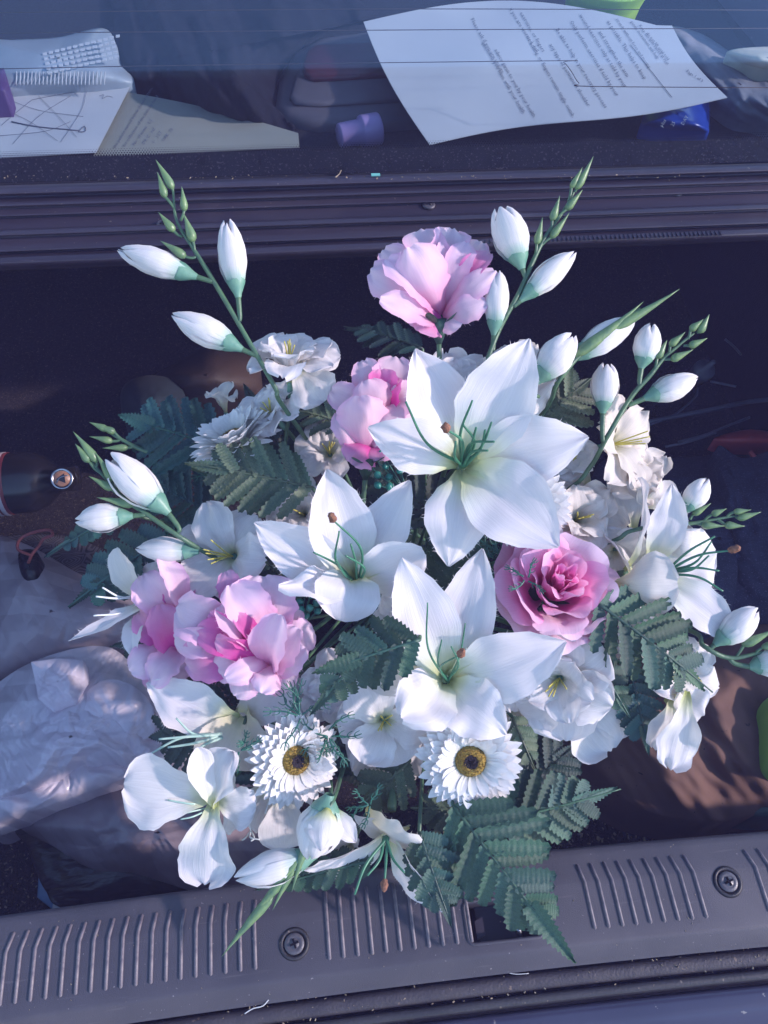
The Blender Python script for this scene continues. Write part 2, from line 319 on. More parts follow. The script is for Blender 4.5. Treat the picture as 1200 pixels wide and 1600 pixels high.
M['wire'] = surf('grey_wire_insulation', (0.075, 0.08, 0.11), (0.05, 0.055, 0.08), scale=40, rough=0.4)
M['bottle'] = surf('black_bottle_plastic', (0.012, 0.011, 0.013), rough=0.25, spec=0.6)
M['label_red'] = surf('red_bottle_label', (0.18, 0.03, 0.035), (0.12, 0.02, 0.025), scale=60, rough=0.45)
M['label_pale'] = surf('pale_bottle_label', (0.50, 0.46, 0.50), (0.4, 0.36, 0.4), scale=90, rough=0.5)
M['copper'] = surf('copper_print', (0.42, 0.22, 0.14), (0.3, 0.14, 0.09), scale=400, rough=0.4)
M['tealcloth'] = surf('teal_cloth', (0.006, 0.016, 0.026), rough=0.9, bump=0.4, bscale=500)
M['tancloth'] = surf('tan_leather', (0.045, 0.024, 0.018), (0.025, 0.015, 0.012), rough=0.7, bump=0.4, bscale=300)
M['bluepaper'] = surf('blue_wrapper', (0.12, 0.24, 0.42), (0.09, 0.18, 0.34), scale=60, rough=0.4)
M['debris'] = surf('straw_debris', (0.36, 0.29, 0.20), (0.15, 0.11, 0.08), scale=90, rough=0.9)
M['mintbit'] = surf('mint_paper_scrap', (0.16, 0.5, 0.45), rough=0.7)
M['asphalt'] = surf('asphalt', (0.055, 0.055, 0.057), (0.04, 0.04, 0.042), scale=60, rough=0.95, bump=0.6, bscale=120)
def patterned():
    m_, n, l, out = newmat('dark_patterned_cloth')
    tc = n.new('ShaderNodeTexCoord'); vo = n.new('ShaderNodeTexVoronoi'); vo.feature = 'DISTANCE_TO_EDGE'; vo.inputs['Scale'].default_value = 34; l.new(tc.outputs['Object'], vo.inputs[0])
    mt = n.new('ShaderNodeMath'); mt.operation = 'SINE'; mm = n.new('ShaderNodeMath'); mm.operation = 'MULTIPLY'; mm.inputs[1].default_value = 75; l.new(vo.outputs[0], mm.inputs[0]); l.new(mm.outputs[0], mt.inputs[0])
    r = rampnode(n, [(0.45, (0.016, 0.015, 0.02)), (0.62, (0.07, 0.065, 0.08))]); mr = n.new('ShaderNodeMapRange'); l.new(mt.outputs[0], mr.inputs[0]); mr.inputs[1].default_value = -1; l.new(mr.outputs[0], r.inputs[0])
    bs = n.new('ShaderNodeBsdfPrincipled'); bs.inputs['Roughness'].default_value = 0.9; l.new(r.outputs[0], bs.inputs['Base Color']); l.new(bs.outputs[0], out.inputs[0]); return m_
M['pattern'] = patterned()
def bagmat(name, col, col2, tp=0.15, tl=0.35):
    m_, n, l, out = newmat(name)
    tc = n.new('ShaderNodeTexCoord')
    ns = n.new('ShaderNodeTexNoise'); ns.inputs['Scale'].default_value = 16; ns.inputs['Detail'].default_value = 7; ns.inputs['Distortion'].default_value = 1.4; l.new(tc.outputs['Object'], ns.inputs[0])
    r = rampnode(n, [(0.3, col2), (0.7, col)]); l.new(ns.outputs[0], r.inputs[0])
    v = n.new('ShaderNodeTexVoronoi'); v.feature = 'F1'; v.inputs['Scale'].default_value = 42; v.inputs['Detail'].default_value = 2
    mp = n.new('ShaderNodeMapping'); mp.inputs['Scale'].default_value = (.55, 1.5, 1); mp.inputs['Rotation'].default_value = (0, 0, .5); l.new(tc.outputs['Object'], mp.inputs[0]); l.new(mp.outputs[0], v.inputs[0])
    n2 = n.new('ShaderNodeTexNoise'); n2.inputs['Scale'].default_value = 55; n2.inputs['Detail'].default_value = 4; n2.inputs['Distortion'].default_value = 2; l.new(mp.outputs[0], n2.inputs[0])
    ad = n.new('ShaderNodeMath'); ad.operation = 'ADD'; l.new(v.outputs[0], ad.inputs[0]); l.new(n2.outputs[0], ad.inputs[1])
    cur = None
    for rz_, sc_, di_ in ((.3, 5, 3.0), (1.7, 8, 3.5), (2.6, 13, 4)):
        m3 = n.new('ShaderNodeMapping'); m3.inputs['Rotation'].default_value = (0, .2, rz_); l.new(tc.outputs['Object'], m3.inputs[0])
        wv = n.new('ShaderNodeTexWave'); wv.wave_profile = 'TRI'; wv.inputs['Scale'].default_value = sc_; wv.inputs['Distortion'].default_value = di_; wv.inputs['Detail'].default_value = 0.6; wv.inputs['Detail Scale'].default_value = .6; l.new(m3.outputs[0], wv.inputs[0])
        m4 = n.new('ShaderNodeMath'); m4.operation = 'MULTIPLY_ADD'; l.new(wv.outputs['Fac'], m4.inputs[0]); m4.inputs[1].default_value = 9/sc_
        if cur: l.new(cur, m4.inputs[2])
        cur = m4.outputs[0]
    b = n.new('ShaderNodeBump'); b.inputs['Strength'].default_value = 0.5; b.inputs['Distance'].default_value = 0.005; l.new(cur, b.inputs['Height'])
    bs = n.new('ShaderNodeBsdfPrincipled'); bs.inputs['Roughness'].default_value = 0.24; bs.inputs['Specular IOR Level'].default_value = 0.6; l.new(r.outputs[0], bs.inputs['Base Color']); l.new(b.outputs[0], bs.inputs['Normal'])
    tr = n.new('ShaderNodeBsdfTranslucent'); l.new(r.outputs[0], tr.inputs[0]); l.new(b.outputs[0], tr.inputs['Normal'])
    ms = n.new('ShaderNodeMixShader'); ms.inputs[0].default_value = tl; l.new(bs.outputs[0], ms.inputs[1]); l.new(tr.outputs[0], ms.inputs[2])
    tp_ = n.new('ShaderNodeBsdfTransparent'); m2 = n.new('ShaderNodeMixShader'); m2.inputs[0].default_value = tp; l.new(ms.outputs[0], m2.inputs[1]); l.new(tp_.outputs[0], m2.inputs[2])
    l.new(m2.outputs[0], out.inputs[0]); return m_
M['bag'] = bagmat('thin_white_bag_plastic', (0.90, 0.82, 0.90), (0.84, 0.76, 0.84), tp=0.05)
M['bag2'] = bagmat('thin_grey_bag_plastic', (0.62, 0.52, 0.56), (0.54, 0.45, 0.50), tp=0.05)
M['bag3'] = bagmat('smoky_bag_plastic', (0.42, 0.35, 0.40), (0.34, 0.28, 0.33), tp=0.10)
def glassmat():
    m_, n, l, out = newmat('rear_window_glass')
    tp = n.new('ShaderNodeBsdfTransparent'); tp.inputs[0].default_value = (0.86, 0.92, 0.96, 1)
    gl = n.new('ShaderNodeBsdfGlossy'); gl.inputs['Roughness'].default_value = 0.03; gl.inputs[0].default_value = (0.62, 0.84, 1.0, 1)  # blue put into the gloss colour so the mirrored sky looks bluer
    ge = n.new('ShaderNodeNewGeometry'); dt = n.new('ShaderNodeVectorMath'); dt.operation = 'DOT_PRODUCT'; l.new(ge.outputs['Normal'], dt.inputs[0]); l.new(ge.outputs['Incoming'], dt.inputs[1])
    ab = n.new('ShaderNodeMath'); ab.operation = 'ABSOLUTE'; l.new(dt.outputs['Value'], ab.inputs[0])
    om = n.new('ShaderNodeMath'); om.operation = 'SUBTRACT'; om.inputs[0].default_value = 1; l.new(ab.outputs[0], om.inputs[1])
    pw = n.new('ShaderNodeMath'); pw.operation = 'POWER'; l.new(om.outputs[0], pw.inputs[0]); pw.inputs[1].default_value = 4
    mu = n.new('ShaderNodeMath'); mu.operation = 'MULTIPLY_ADD'; l.new(pw.outputs[0], mu.inputs[0]); mu.inputs[1].default_value = 0.9; mu.inputs[2].default_value = 0.13
    ms = n.new('ShaderNodeMixShader'); l.new(mu.outputs[0], ms.inputs[0]); l.new(tp.outputs[0], ms.inputs[1]); l.new(gl.outputs[0], ms.inputs[2])
    # thin dust film
    df = n.new('ShaderNodeBsdfDiffuse'); df.inputs[0].default_value = (0.5, 0.5, 0.55, 1)
    tc = n.new('ShaderNodeTexCoord'); ns = n.new('ShaderNodeTexNoise'); ns.inputs['Scale'].default_value = 14; ns.inputs['Detail'].default_value = 5; l.new(tc.outputs['Object'], ns.inputs[0])
    mr = n.new('ShaderNodeMapRange'); l.new(ns.outputs[0], mr.inputs[0]); mr.inputs[3].default_value = 0.001; mr.inputs[4].default_value = 0.012
    m2 = n.new('ShaderNodeMixShader'); l.new(mr.outputs[0], m2.inputs[0]); l.new(ms.outputs[0], m2.inputs[1]); l.new(df.outputs[0], m2.inputs[2])
    l.new(m2.outputs[0], out.inputs[0]); return m_
M['glass'] = glassmat()

# ------------------------------------------------------------------ the ground and the car
ground = mk('ground', ([(-4, -4, -.72), (4, -4, -.72), (4, 4, -.72), (-4, 4, -.72)], [(0, 1, 2, 3)]), M['asphalt'], kind='structure')
car = thing('parked_car', 'dark car with its boot open, grey ribbed sill in front and rear window behind', 'car', (0, .3, -.2))
def yz(py, z): p = OZ(600, py, z); return (p.y, z)
def bow(x): return -.055*x*x          # the tail of the car is slightly curved in plan
def extrude(prof, x0=-.85, x1=.85, nx=34, xs=None, bw=True, jitter=0):
    xs = xs or [x0+(x1-x0)*i/nx for i in range(nx+1)]
    V, Fc = [], []
    for x in xs:
        for (y, z) in prof: V.append(Vector((x, y+(bow(x) if bw else 0), z+(jitter*noise.noise(Vector((x*5, y*30, z*30))) if jitter else 0))))
    k = len(prof)
    for i in range(len(xs)-1):
        for j in range(k-1): Fc.append((i*k+j, (i+1)*k+j, (i+1)*k+j+1, i*k+j+1))
    return V, Fc
def bevel_prof(pr, r=.0015):
    "round the corners of a yz profile a little"
    out = [pr[0]]
    for i in range(1, len(pr)-1):
        p, a, b = Vector(pr[i]), Vector(pr[i-1]), Vector(pr[i+1])
        q = min(r, (a-p).length*.4, (b-p).length*.4)
        A = p+(a-p).normalized()*q; B = p+(b-p).normalized()*q
        for t in (0, .5, 1): out.append(tuple(bez(A, p, B, t)))
    out.append(pr[-1]); return out

# --- boot sill
def sz(y):  # height of the sill's top
    return 0.0 if y < .082 else -.20*(y-.082)
Y_in = .106; Y_out = .043
hole_px = (735, 1397, 817, 1474)
h00, h11 = OZ(735, 1474, 0), OZ(836, 1400, 0)
HX0, HX1 = h00.x, h11.x; HY0, HY1 = h00.y-bow(h00.x), h11.y-bow(h11.x)
xs = sorted(set([round(-.62+i*.02, 4) for i in range(63)]+[HX0, HX1]))
ys = sorted(set([Y_out+.0015, .05, .06, HY0, HY1, .075, .0815, .0825, .09, .10, Y_in-.002]))
prof_lo = [(yz(1600, 0)[0]-.001+.0, -.016), (Y_out-.012, -.0135), (Y_out-.010, -.012), (Y_out-.002, -.0012), (Y_out, -.0003)]
V, Fc = [], []
prf = prof_lo[1:]+[(y, sz(y)) for y in ys]+[(Y_in, sz(Y_in)-.0015), (Y_in+.0015, sz(Y_in)-.006), (Y_in+.002, -.21)]
kk = len(prf)
for x in xs:
    for (y, z) in prf: V.append(Vector((x, y+bow(x), z)))
for i in range(len(xs)-1):
    for j in range(kk-1):
        xm = (xs[i]+xs[i+1])/2; ym = (prf[j][0]+prf[j+1][0])/2
        if HX0 < xm < HX1 and HY0 < ym < HY1: continue
        Fc.append((i*kk+j, (i+1)*kk+j, (i+1)*kk+j+1, i*kk+j+1))
sill = mk('boot_sill', (V, Fc), M['sill'], car)
# walls and rounded corners of the latch hole
def hole_ring(inset, z, rc=.0035, n=5):
    out = []
    for (cx, cy, a0) in ((HX1-rc, HY1-rc, 0), (HX0+rc, HY1-rc, 90), (HX0+rc, HY0+rc, 180), (HX1-rc, HY0+rc, 270)):
        for k in range(n+1):
            a = rad(a0+90*k/n); x = cx+(rc-inset)*math.cos(a); y = cy+(rc-inset)*math.sin(a); out.append(Vector((x, y+bow(x), sz(y)+z)))
    return out
R0 = hole_ring(-.0022, .0003); Ra = hole_ring(-.0012, .0012); R1 = hole_ring(0, .0006); R2 = hole_ring(.0006, -.004); R3 = hole_ring(.0012, -.05)
n_ = len(R0); V = R0+Ra+R1+R2+R3; Fc = []
for r in range(4):
    for k in range(n_): k2 = (k+1) % n_; Fc.append((r*n_+k, r*n_+k2, (r+1)*n_+k2, (r+1)*n_+k))
Fc.append(tuple(4*n_+k for k in range(n_)))
mk('latch_opening', (V, Fc), M['sill'], sill)
c0 = OZ(765, 1452, -.012)
latch = mk('latch', join(box(OZ(775, 1440, -.030), Vector((.016, 0, 0)), Vector((0, .014, 0)), Vector((0, 0, .010))), box(OZ(748, 1452, -.02), Vector((.003, .001, 0)), Vector((0, .006, 0)), Vector((0, 0, .006)))), M['trim'], sill, smooth=False)
mk('striker', tube([OZ(803, 1408, -.030), OZ(801, 1420, -.010), OZ(806, 1440, -.006), OZ(812, 1462, -.010), OZ(812, 1475, -.03)], .0026, n=6, sides=10), M['steel'], latch)
# ribs, alike, one mesh
def rib_geo(L1, L2, ang):
    pts = []
    w, h = .0013, .0010
    path = [(0, 0, 0), (0, L1*.5, 0), (0, L1, 0), (ang, L1+L2*.5, -.20*L2*.5), (ang*2, L1+L2, -.20*L2)]
    V, Fc = [], []
    full = [(path[0][0], path[0][1]-w, path[0][2]-.0005)]+path+[(path[-1][0], path[-1][1]+w, path[-1][2]-.0008)]
    for i, (x, y, z) in enumerate(full):
        end = i in (0, len(full)-1); k_ = .25 if end else 1
        for (dx, dz) in ((-w, -.0006), (-w*.75, h*.55), (0, h), (w*.75, h*.55), (w, -.0006)): V.append(Vector((x+dx*k_, y, z+(dz if not end else -.0004))))
    for i in range(len(full)-1):
        for j in range(4): Fc.append((i*5+j, i*5+j+1, (i+1)*5+j+1, (i+1)*5+j))
    return V, Fc
rib_me = {}
def rib(px, py_bottom):
    p = OZ(px, py_bottom, 0)
    y0 = p.y; lean = .0016*(1 if p.x < .03 else -1)*min(1, abs(p.x-.03)*4)
    key = round(lean, 4)
    if key not in rib_me:
        g = rib_geo(.082-.052, .012, lean); me = mesh(g[0], g[1], name='rib'); me.materials.append(M['sill_rib']); rib_me[key] = me
    o = bpy.data.objects.new('rib', rib_me[key]); COL.objects.link(o); o.parent = sill
    o.location = Vector((p.x, .052+bow(p.x), .0004))-loc_of(sill)
for i in range(18): rib(3+i*23.3, 1540-i*2.0)
for i in range(11): rib(515+i*22.4, 1497-i*1.6)
for i in range(9): rib(927+i*21.4, 1438-i*3.2)
for i in range(5): rib(1192+i*21, 1390-i*3)
def screw(px, py, z, r, parent, n=Vector((0, 0, 1)), mt='screw', recess=True):
    c = OZ(px, py, z); zt = n
    if recess: mk('washer_recess', lathe(c, zt, [(r*1.55, .0002), (r*1.35, .0013), (r*1.18, .0009), (r*1.12, -.0004), (r*.9, -.0006)], 30), M['rubber'], parent)
    a, b = Vector((1, .3, 0)).normalized(), Vector((-.3, 1, 0)).normalized()
    o = mk('screw', lathe(c, zt, [(r, -.0005), (r, .0012), (r*.93, .0018), (r*.6, .0021), (r*.52, .0017), (r*.46, .0021), (r*.02, .0024)], 30), M[mt], parent)
    mk('cross_slot', join(box(c+zt*.0024, a*r*.46, b*r*.10, zt*.0008), box(c+zt*.00242, a*r*.10, b*r*.46, zt*.0005)), M['lining'], o, smooth=False)
screw(460, 1475, .0, .0068, sill); screw(1137, 1378, .0, .0070, sill)
# gutter, rubber seal and bumper below the sill
mk('gutter', extrude([(.036, -.0125), (.031, -.026), (.006, -.027)], nx=60), M['lining'], car)
mk('outer_seal', extrude(bevel_prof([(.0305, -.024), (.0300, -.0185), (.027, -.0160), (.0225, -.0165), (.020, -.0185), (.0195, -.0245)], .002), nx=90, jitter=.0008), M['gutter'], car)
mk('lower_seal', extrude(bevel_prof([(.0175, -.0245), (.017, -.0200), (.0145, -.0190), (.0115, -.0200), (.0105, -.0245)], .002), nx=90, jitter=.0005), M['rubber'], car)
g1 = extrude(bevel_prof([(.0085, -.028), (.0075, -.023), (.004, -.0215), (-.004, -.0215), (-.008, -.0235), (-.018, -.0240), (-.030, -.0255), (-.036, -.030), (-.044, -.032), (-.090, -.035), (-.12, -.05), (-.13, -.12), (-.12, -.4)], .003)); mk('bumper', g1, M['paint'], car)
# --- upper edge of the boot opening
up = [yz(272, .168), yz(277, .1725), yz(285, .1715), yz(288, .163), yz(293, .1615), yz(297, .166), yz(303, .1665), yz(306, .160), yz(318, .1595), yz(320, .154), yz(338, .153), yz(340, .1585), yz(347, .158),
      yz(349, .151), yz(371, .149), yz(373, .142), yz(378, .1425), yz(379, .1465), yz(388, .1455), yz(393, .1415)]
yl, zl = up[-1]
up = [(up[0][0]+.004, .150)]+up+[yz(397, .132), yz(399, .112), yz(400, .100), (1.18, .085)]
trim = mk('opening_trim', extrude(bevel_prof(up, .0012), nx=50, bw=False, jitter=.0004), M['trim'], car)
for px, py in ((670, 321), (1057, 301), (255, 352)): screw(px, py, .1545, .0058, trim, recess=False)
# ribbed patch on the lower trim at the right
V, Fc = [], []
for i in range(70):
    x = .12+i*.0042; yy = yz(384, .146)[0]; g_ = box(Vector((x, yy, .1462)), Vector((.0008, 0, 0)), Vector((0, .0032, -.0003)), Vector((0, .0001, .0007)))
    n0 = len(V); V += g_[0]; Fc += [tuple(q+n0 for q in f) for f in g_[1]]
mk('fine_ribbing', (V, Fc), M['trim'], trim, kind='stuff', smooth=False)
# --- the raised boot lid on its two arms, unseen, added and shaped to mirror a dark band in the glass
V, Fc = [], []
lp = [(.44, 1.34), (.52, 1.28), (.62, 1.215), (.72, 1.165), (.81, 1.12), (.83, 1.13), (.72, 1.20), (.60, 1.26), (.45, 1.37), (.44, 1.34)]
mk('boot_lid', extrude(lp, -1.15, 1.15, 20, bw=False), M['paint'], car)
for s in (-1, 1): mk('lid_arm', tube([Vector((s*.80, 1.18, .17)), Vector((s*1.04, 1.12, .75)), Vector((s*1.05, .83, 1.13))], .010, n=6), M['trim'], car)
# --- boot interior
bx = .60
mk('boot_floor', ([(-bx-.01, .10, -.215), (bx+.01, .10, -.215), (bx+.01, 1.19, -.215), (-bx-.01, 1.19, -.215)], [(0, 1, 2, 3)]), M['carpet'], car)
V = [(-bx, .10, -.23), (-bx, 1.18, -.23), (-bx, 1.18, .10), (-bx, .62, .14), (-bx, .10, -.01), (bx, .10, -.23), (bx, 1.18, -.23), (bx, 1.18, .10), (bx, .62, .14), (bx, .10, -.01)]
mk('boot_lining', (V, [(0, 1, 2, 3, 4), (9, 8, 7, 6, 5), (1, 6, 7, 2)]), M['lining'], car, smooth=False)
for s in (-1, 1):
    prof = [(.10, -.02), (.35, .06), (.62, .15), (.66, .168), (1.2, .17)]
    V, Fc = [], []
    for i, (y, z) in enumerate(prof):
        for (dx, dz) in ((0, -.12), (0, 0), (.02, .006), (.10, .0), (.24, -.05), (.26, -.5)): V.append(Vector((s*(bx+dx), y, z+dz)))
    for i in range(len(prof)-1):
        for j in range(5): Fc.append((i*6+j, i*6+j+1, (i+1)*6+j+1, (i+1)*6+j))
    mk('body_side', (V, Fc), M['paint'], car)
# --- parcel shelf and seats
ys0 = up[1][0]+.004
mk('parcel_shelf', box(Vector((0, (ys0+1.2)/2+.002, .095)), Vector((.80, 0, 0)), Vector((0, (1.2-ys0)/2, 0)), Vector((0, 0, .005))), M['shelf'], car, smooth=False)
for x0, x1 in ((-.62, -.22), (-.2, .2), (.22, .62)):
    V, Fc = [], []
    for i in range(9):
        for j in range(7):
            u, v = i/8*2-1, j/6; V.append(Vector(((x0+x1)/2+u*(x1-x0)/2, 1.19+.03*u*u-.03*math.sin(v*3.1)+.02*v, .10+v*.45)))
    for i in range(8):
        for j in range(6): q = i*7+j; Fc.append((q, q+7, q+8, q+1))
    mk('seat_back', (V, Fc), M['seat'], car)
# --- rear window
GB = OZ(600, 268, .171); gs = Vector((0, math.cos(rad(28)), math.sin(rad(28)))); gn = Vector((0, -gs.z, gs.y))
def on_glass(px, py, off=0.0):
    r = (FW + RT*((px-600)/FPX) + UP*((800-py)/FPX)); o_ = GB+gn*off
    return CAM + r*((o_-CAM).dot(gn)/r.dot(gn))
GX = .72
V, Fc = [], []
for off in (0, -.003):
    V += [GB+Vector((-GX-GB.x, 0, 0))+gn*off, GB+Vector((GX-GB.x, 0, 0))+gn*off, GB+Vector((GX-GB.x, 0, 0))+gs*.5+gn*off, GB+Vector((-GX-GB.x, 0, 0))+gs*.5+gn*off]
win = mk('rear_window', (V[:4], [(0, 1, 2, 3)]), M['glass'], car, smooth=False)
fw_ = (on_glass(600, 231)-on_glass(600, 268)).length
V = [GB+Vector((-GX-GB.x, 0, 0))-gn*.0015, GB+Vector((GX-GB.x, 0, 0))-gn*.0015, GB+Vector((GX-GB.x, 0, 0))+gs*fw_-gn*.0015, GB+Vector((-GX-GB.x, 0, 0))+gs*fw_-gn*.0015]
mk('ceramic_border', (V, [(0, 1, 2, 3)]), M['frit'], win, smooth=False)
V, Fc = [], []
for row in range(4):
    rr = .00095*(1-row*.2)
    for k in range(520):
        x = -.62+k*.0024+(row % 2)*.0012; c = Vector((x, GB.y, GB.z))+gs*(fw_+.0006+row*.00185)-gn*.0015
        n0 = len(V); V += [c+Vector((rr*math.cos(q*1.047), 0, 0))+gs*rr*math.sin(q*1.047) for q in range(6)]; Fc.append(tuple(n0+q for q in range(6)))
mk('ceramic_dots', (V, Fc), M['frit'], win, kind='stuff', smooth=False)
for (pts) in ([(-20, 108), (300, 102), (860, 95), (880, 97), (893, 112), (905, 130), (925, 135), (1220, 137)], [(-20, 52), (600, 47), (1220, 44)], [(-20, 20), (600, 14), (1220, 16)]):
    mk('heating_line', tube([on_glass(x, y, -.0008) for x, y in pts], .00035, n=4, sides=4), M['line'], win)
# --- high-level brake lamp on the shelf
def slab(pts, z0, h, name, mat, parent=None, r=.004, smooth=True, top=None):
    "rounded slab with the outline given in pixels at its top"
    top_ = [OZ(x, y, z0+h) for x, y in pts]; c = sum(top_, Vector())/len(top_)
    V = []; rings = ((1, -h, 0), (1, -r, 0), (1-.15*r/.01, -r*.3, 0), (1-.3*r/.01, 0, 0))
    for (s, dz, _) in rings: V += [c+(p-c)*s+Vector((0, 0, dz)) for p in top_]
    n0 = len(top_); Fc = []
    for q in range(len(rings)-1):
        for k in range(n0): k2 = (k+1) % n0; Fc.append((q*n0+k, q*n0+k2, (q+1)*n0+k2, (q+1)*n0+k))
    Fc.append(tuple((len(rings)-1)*n0+k for k in range(n0)))
    return mk(name, (V, Fc), M[mat], parent, smooth)
lamp = slab([(430, 160), (436, 120), (460, 75), (500, 52), (640, 34), (760, 40), (770, 170), (600, 186), (500, 186), (448, 178)], .10, .016, 'brake_lamp', 'lamp_house', car, r=.006)
slab([(452, 150), (462, 116), (478, 84), (500, 66), (640, 56), (640, 152), (500, 160), (462, 158)], .117, .005, 'lamp_surround', 'lamp_house', lamp, r=.003)
slab([(472, 100), (478, 78), (492, 68), (640, 62), (640, 112), (490, 120), (476, 114)], .1225, .006, 'lamp_lens', 'lens', lamp, r=.003)

# ------------------------------------------------------------------ soft heaps
def blob(outline, z0, H, mat, name='heap', folds=(.01, 14, 0, 1), seed=0, rings=26, N=120, drop=.05, p=2.2, ctr=None, parent=None, sharp=False, round_=True):
    """soft heap whose rim follows the outline (pixels) at height z0, rising by H; folds = (height, frequency, direction degrees, stretch)"""
    pts = [Vector((x, y, 0)) for x, y in outline]
    c = Vector((*ctr, 0)) if ctr else sum(pts, Vector())/len(pts)
    loop = []
    n = len(pts)
    for i in range(n):
        a0, a1, a2, a3 = pts[i-1], pts[i], pts[(i+1) % n], pts[(i+2) % n]
        st = max(2, int(N/n))
        for k in range(st):
            t = k/st
            if round_: loop.append(0.5*((2*a1)+(a2-a0)*t+(2*a0-5*a1+4*a2-a3)*t*t+(3*a1-a0-3*a2+a3)*t**3)*1.0)
            else: loop.append(a1.lerp(a2, t))
    n = len(loop); V, Fc = [], []
    fa, ff, fd, fs = folds; cd_, sd_ = math.cos(rad(fd)), math.sin(rad(fd))
    def hh(x, y, r):
        h = H*(1-r**p)
        X, Y = x/200, y/200; a = (X*cd_+Y*sd_)*ff/fs; b = (-X*sd_+Y*cd_)*ff
        v = noise.noise(Vector((a, b, seed))) + .5*noise.noise(Vector((a*2.1, b*2.1, seed+9))) + .25*noise.noise(Vector((a*4.3, b*4.3, seed+19)))
        if sharp:
            v = 0
            wx, wy = X+.22*noise.noise(Vector((X*2, Y*2, seed+30)))+.05*noise.noise(Vector((X*7, Y*7, seed+31))), Y+.22*noise.noise(Vector((X*2, Y*2, seed+40)))+.05*noise.noise(Vector((X*7, Y*7, seed+41)))
            for kq, (fq, aq) in enumerate(((.55, 1.0), (.9, .7), (1.5, .42), (2.3, .26), (3.6, .17), (5.2, .11), (8.1, .07))):
                an = rad(fd+90)+math.sin(seed*3.1+kq*2.3)*(.35+.13*kq)
                tq = (wx*math.cos(an)+wy*math.sin(an))*ff*fq*.35+seed*.7+kq*.31
                mq = .35+.65*max(0, min(1, .5+1.4*noise.noise(Vector((X*1.6, Y*1.6, seed+kq*5)))))
                v += aq*mq*(abs((tq % 1)*2-1)-.5)
            v0 = .55-abs(noise.noise(Vector((a, b, seed))))*2.0+ .35*(.5-abs(noise.noise(Vector((a*2.3+3, b*2.0, seed+4))))*2) + .15*(.5-abs(noise.noise(Vector((a*5, b*5, seed+8))))*2)
        return h+fa*v*(1-.55*r**6)
    for ri in range(rings+1):
        r = 1-ri/rings*.985
        for q in loop:
            x, y = c.x+(q.x-c.x)*r, c.y+(q.y-c.y)*r
            V.append(OZ(x, y, z0+hh(x, y, r)))
    base = [Vector((v.x, v.y, z0-drop)) for v in V[:n]]
    V = base+V
    for ri in range(rings+1):
        for k in range(n): k2 = (k+1) % n; Fc.append((ri*n+k, (ri+1)*n+k, (ri+1)*n+k2, ri*n+k2))
    Fc.append(tuple((rings+1)*n+k for k in range(n)))
    return mk(name, (V, Fc), M[mat], parent)
# in the boot, left
o = blob([(-60, 1130), (-60, 1230), (-40, 1290), (60, 1250), (150, 1225), (240, 1210), (300, 1190), (300, 1110), (230, 1060), (165, 1010), (60, 1030), (-20, 1080)], -.13, .055, 'bag', 'plastic_bag', (.017, 6, -12, 2.4), 3, drop=.08, sharp=True, rings=110, N=480)
tag(o, 'crumpled translucent white plastic bag at the left beside the lowest pink rose', 'plastic bag')
blob([(48, 1034), (92, 1028), (130, 1031), (134, 1062), (118, 1098), (84, 1112), (60, 1092), (54, 1060)], -.082, .010, 'bag', 'bag_handle', (.006, 9, 70, 2.0), 61, drop=.02, sharp=True, rings=30, N=120, parent=o, round_=False)
blob([(-60, 1215), (40, 1206), (120, 1180), (230, 1176), (244, 1196), (180, 1222), (80, 1258), (-60, 1300)], -.105, .012, 'bag', 'bag_fold', (.009, 9, -14, 5), 63, drop=.03, sharp=True, rings=40, N=200, parent=o)
blob([(60, 1130), (110, 1100), (165, 1062), (215, 1075), (240, 1110), (236, 1150), (160, 1170), (80, 1180)], -.090, .014, 'bag', 'bag_fold', (.010, 8, 50, 2), 64, drop=.03, sharp=True, rings=40, N=200, parent=o)
o = blob([(-60, 900), (-60, 1060), (60, 1045), (150, 1030), (240, 1010), (250, 960), (130, 900), (40, 850), (-20, 840)], -.16, .05, 'bag2', 'plastic_bag', (.010, 4, 60, 1.8), 5, drop=.055, sharp=True, rings=50, N=200)
tag(o, 'smooth greyish-pink plastic bag bulging at the left edge under the red cord loop', 'plastic bag')
o = blob([(20, 1275), (80, 1320), (150, 1360), (230, 1372), (330, 1395), (430, 1370), (460, 1290), (380, 1220), (260, 1190), (120, 1215)], -.15, .045, 'bag3', 'plastic_bag', (.010, 6, 15, 3), 8, drop=.06, sharp=True, rings=50, N=200)
tag(o, 'smoky grey plastic bag with soft folds over the black bin bag, bottom left', 'plastic bag')
o = blob([(30, 1280), (45, 1330), (70, 1390), (110, 1420), (300, 1420), (520, 1410), (560, 1330), (420, 1270), (200, 1260)], -.175, .03, 'blackbag', 'bin_bag', (.007, 9, 30, 2), 9, drop=.035, sharp=True, rings=40, N=180)
tag(o, 'black bin bag lying on the carpet right behind the left part of the sill', 'bin bag')
o = blob([(60, 1372), (92, 1384), (110, 1408), (80, 1420), (58, 1402)], -.195, .003, 'bluepaper', 'candy_wrapper', (.001, 8, 0, 1), 2, drop=.003, rings=6, N=40, round_=False)
tag(o, 'small blue wrapper sticking out from under the black bin bag', 'wrapper')
o = blob([(84, 1402), (112, 1400), (100, 1428), (80, 1430)], -.19, .002, 'paper', 'paper_scrap', (.001, 8, 0, 1), 2, drop=.003, rings=6, N=40, round_=False)
tag(o, 'small white paper scrap beside the blue wrapper at the bottom left', 'paper')
o = blob([(-40, 850), (60, 835), (130, 845), (200, 890), (200, 980), (120, 970), (-40, 920)], -.19, .02, 'pattern', 'patterned_cloth', (.006, 5, 0, 1), 12, drop=.02)
tag(o, 'dark cloth with pale wavy line pattern under the red cord loop at the left', 'cloth')
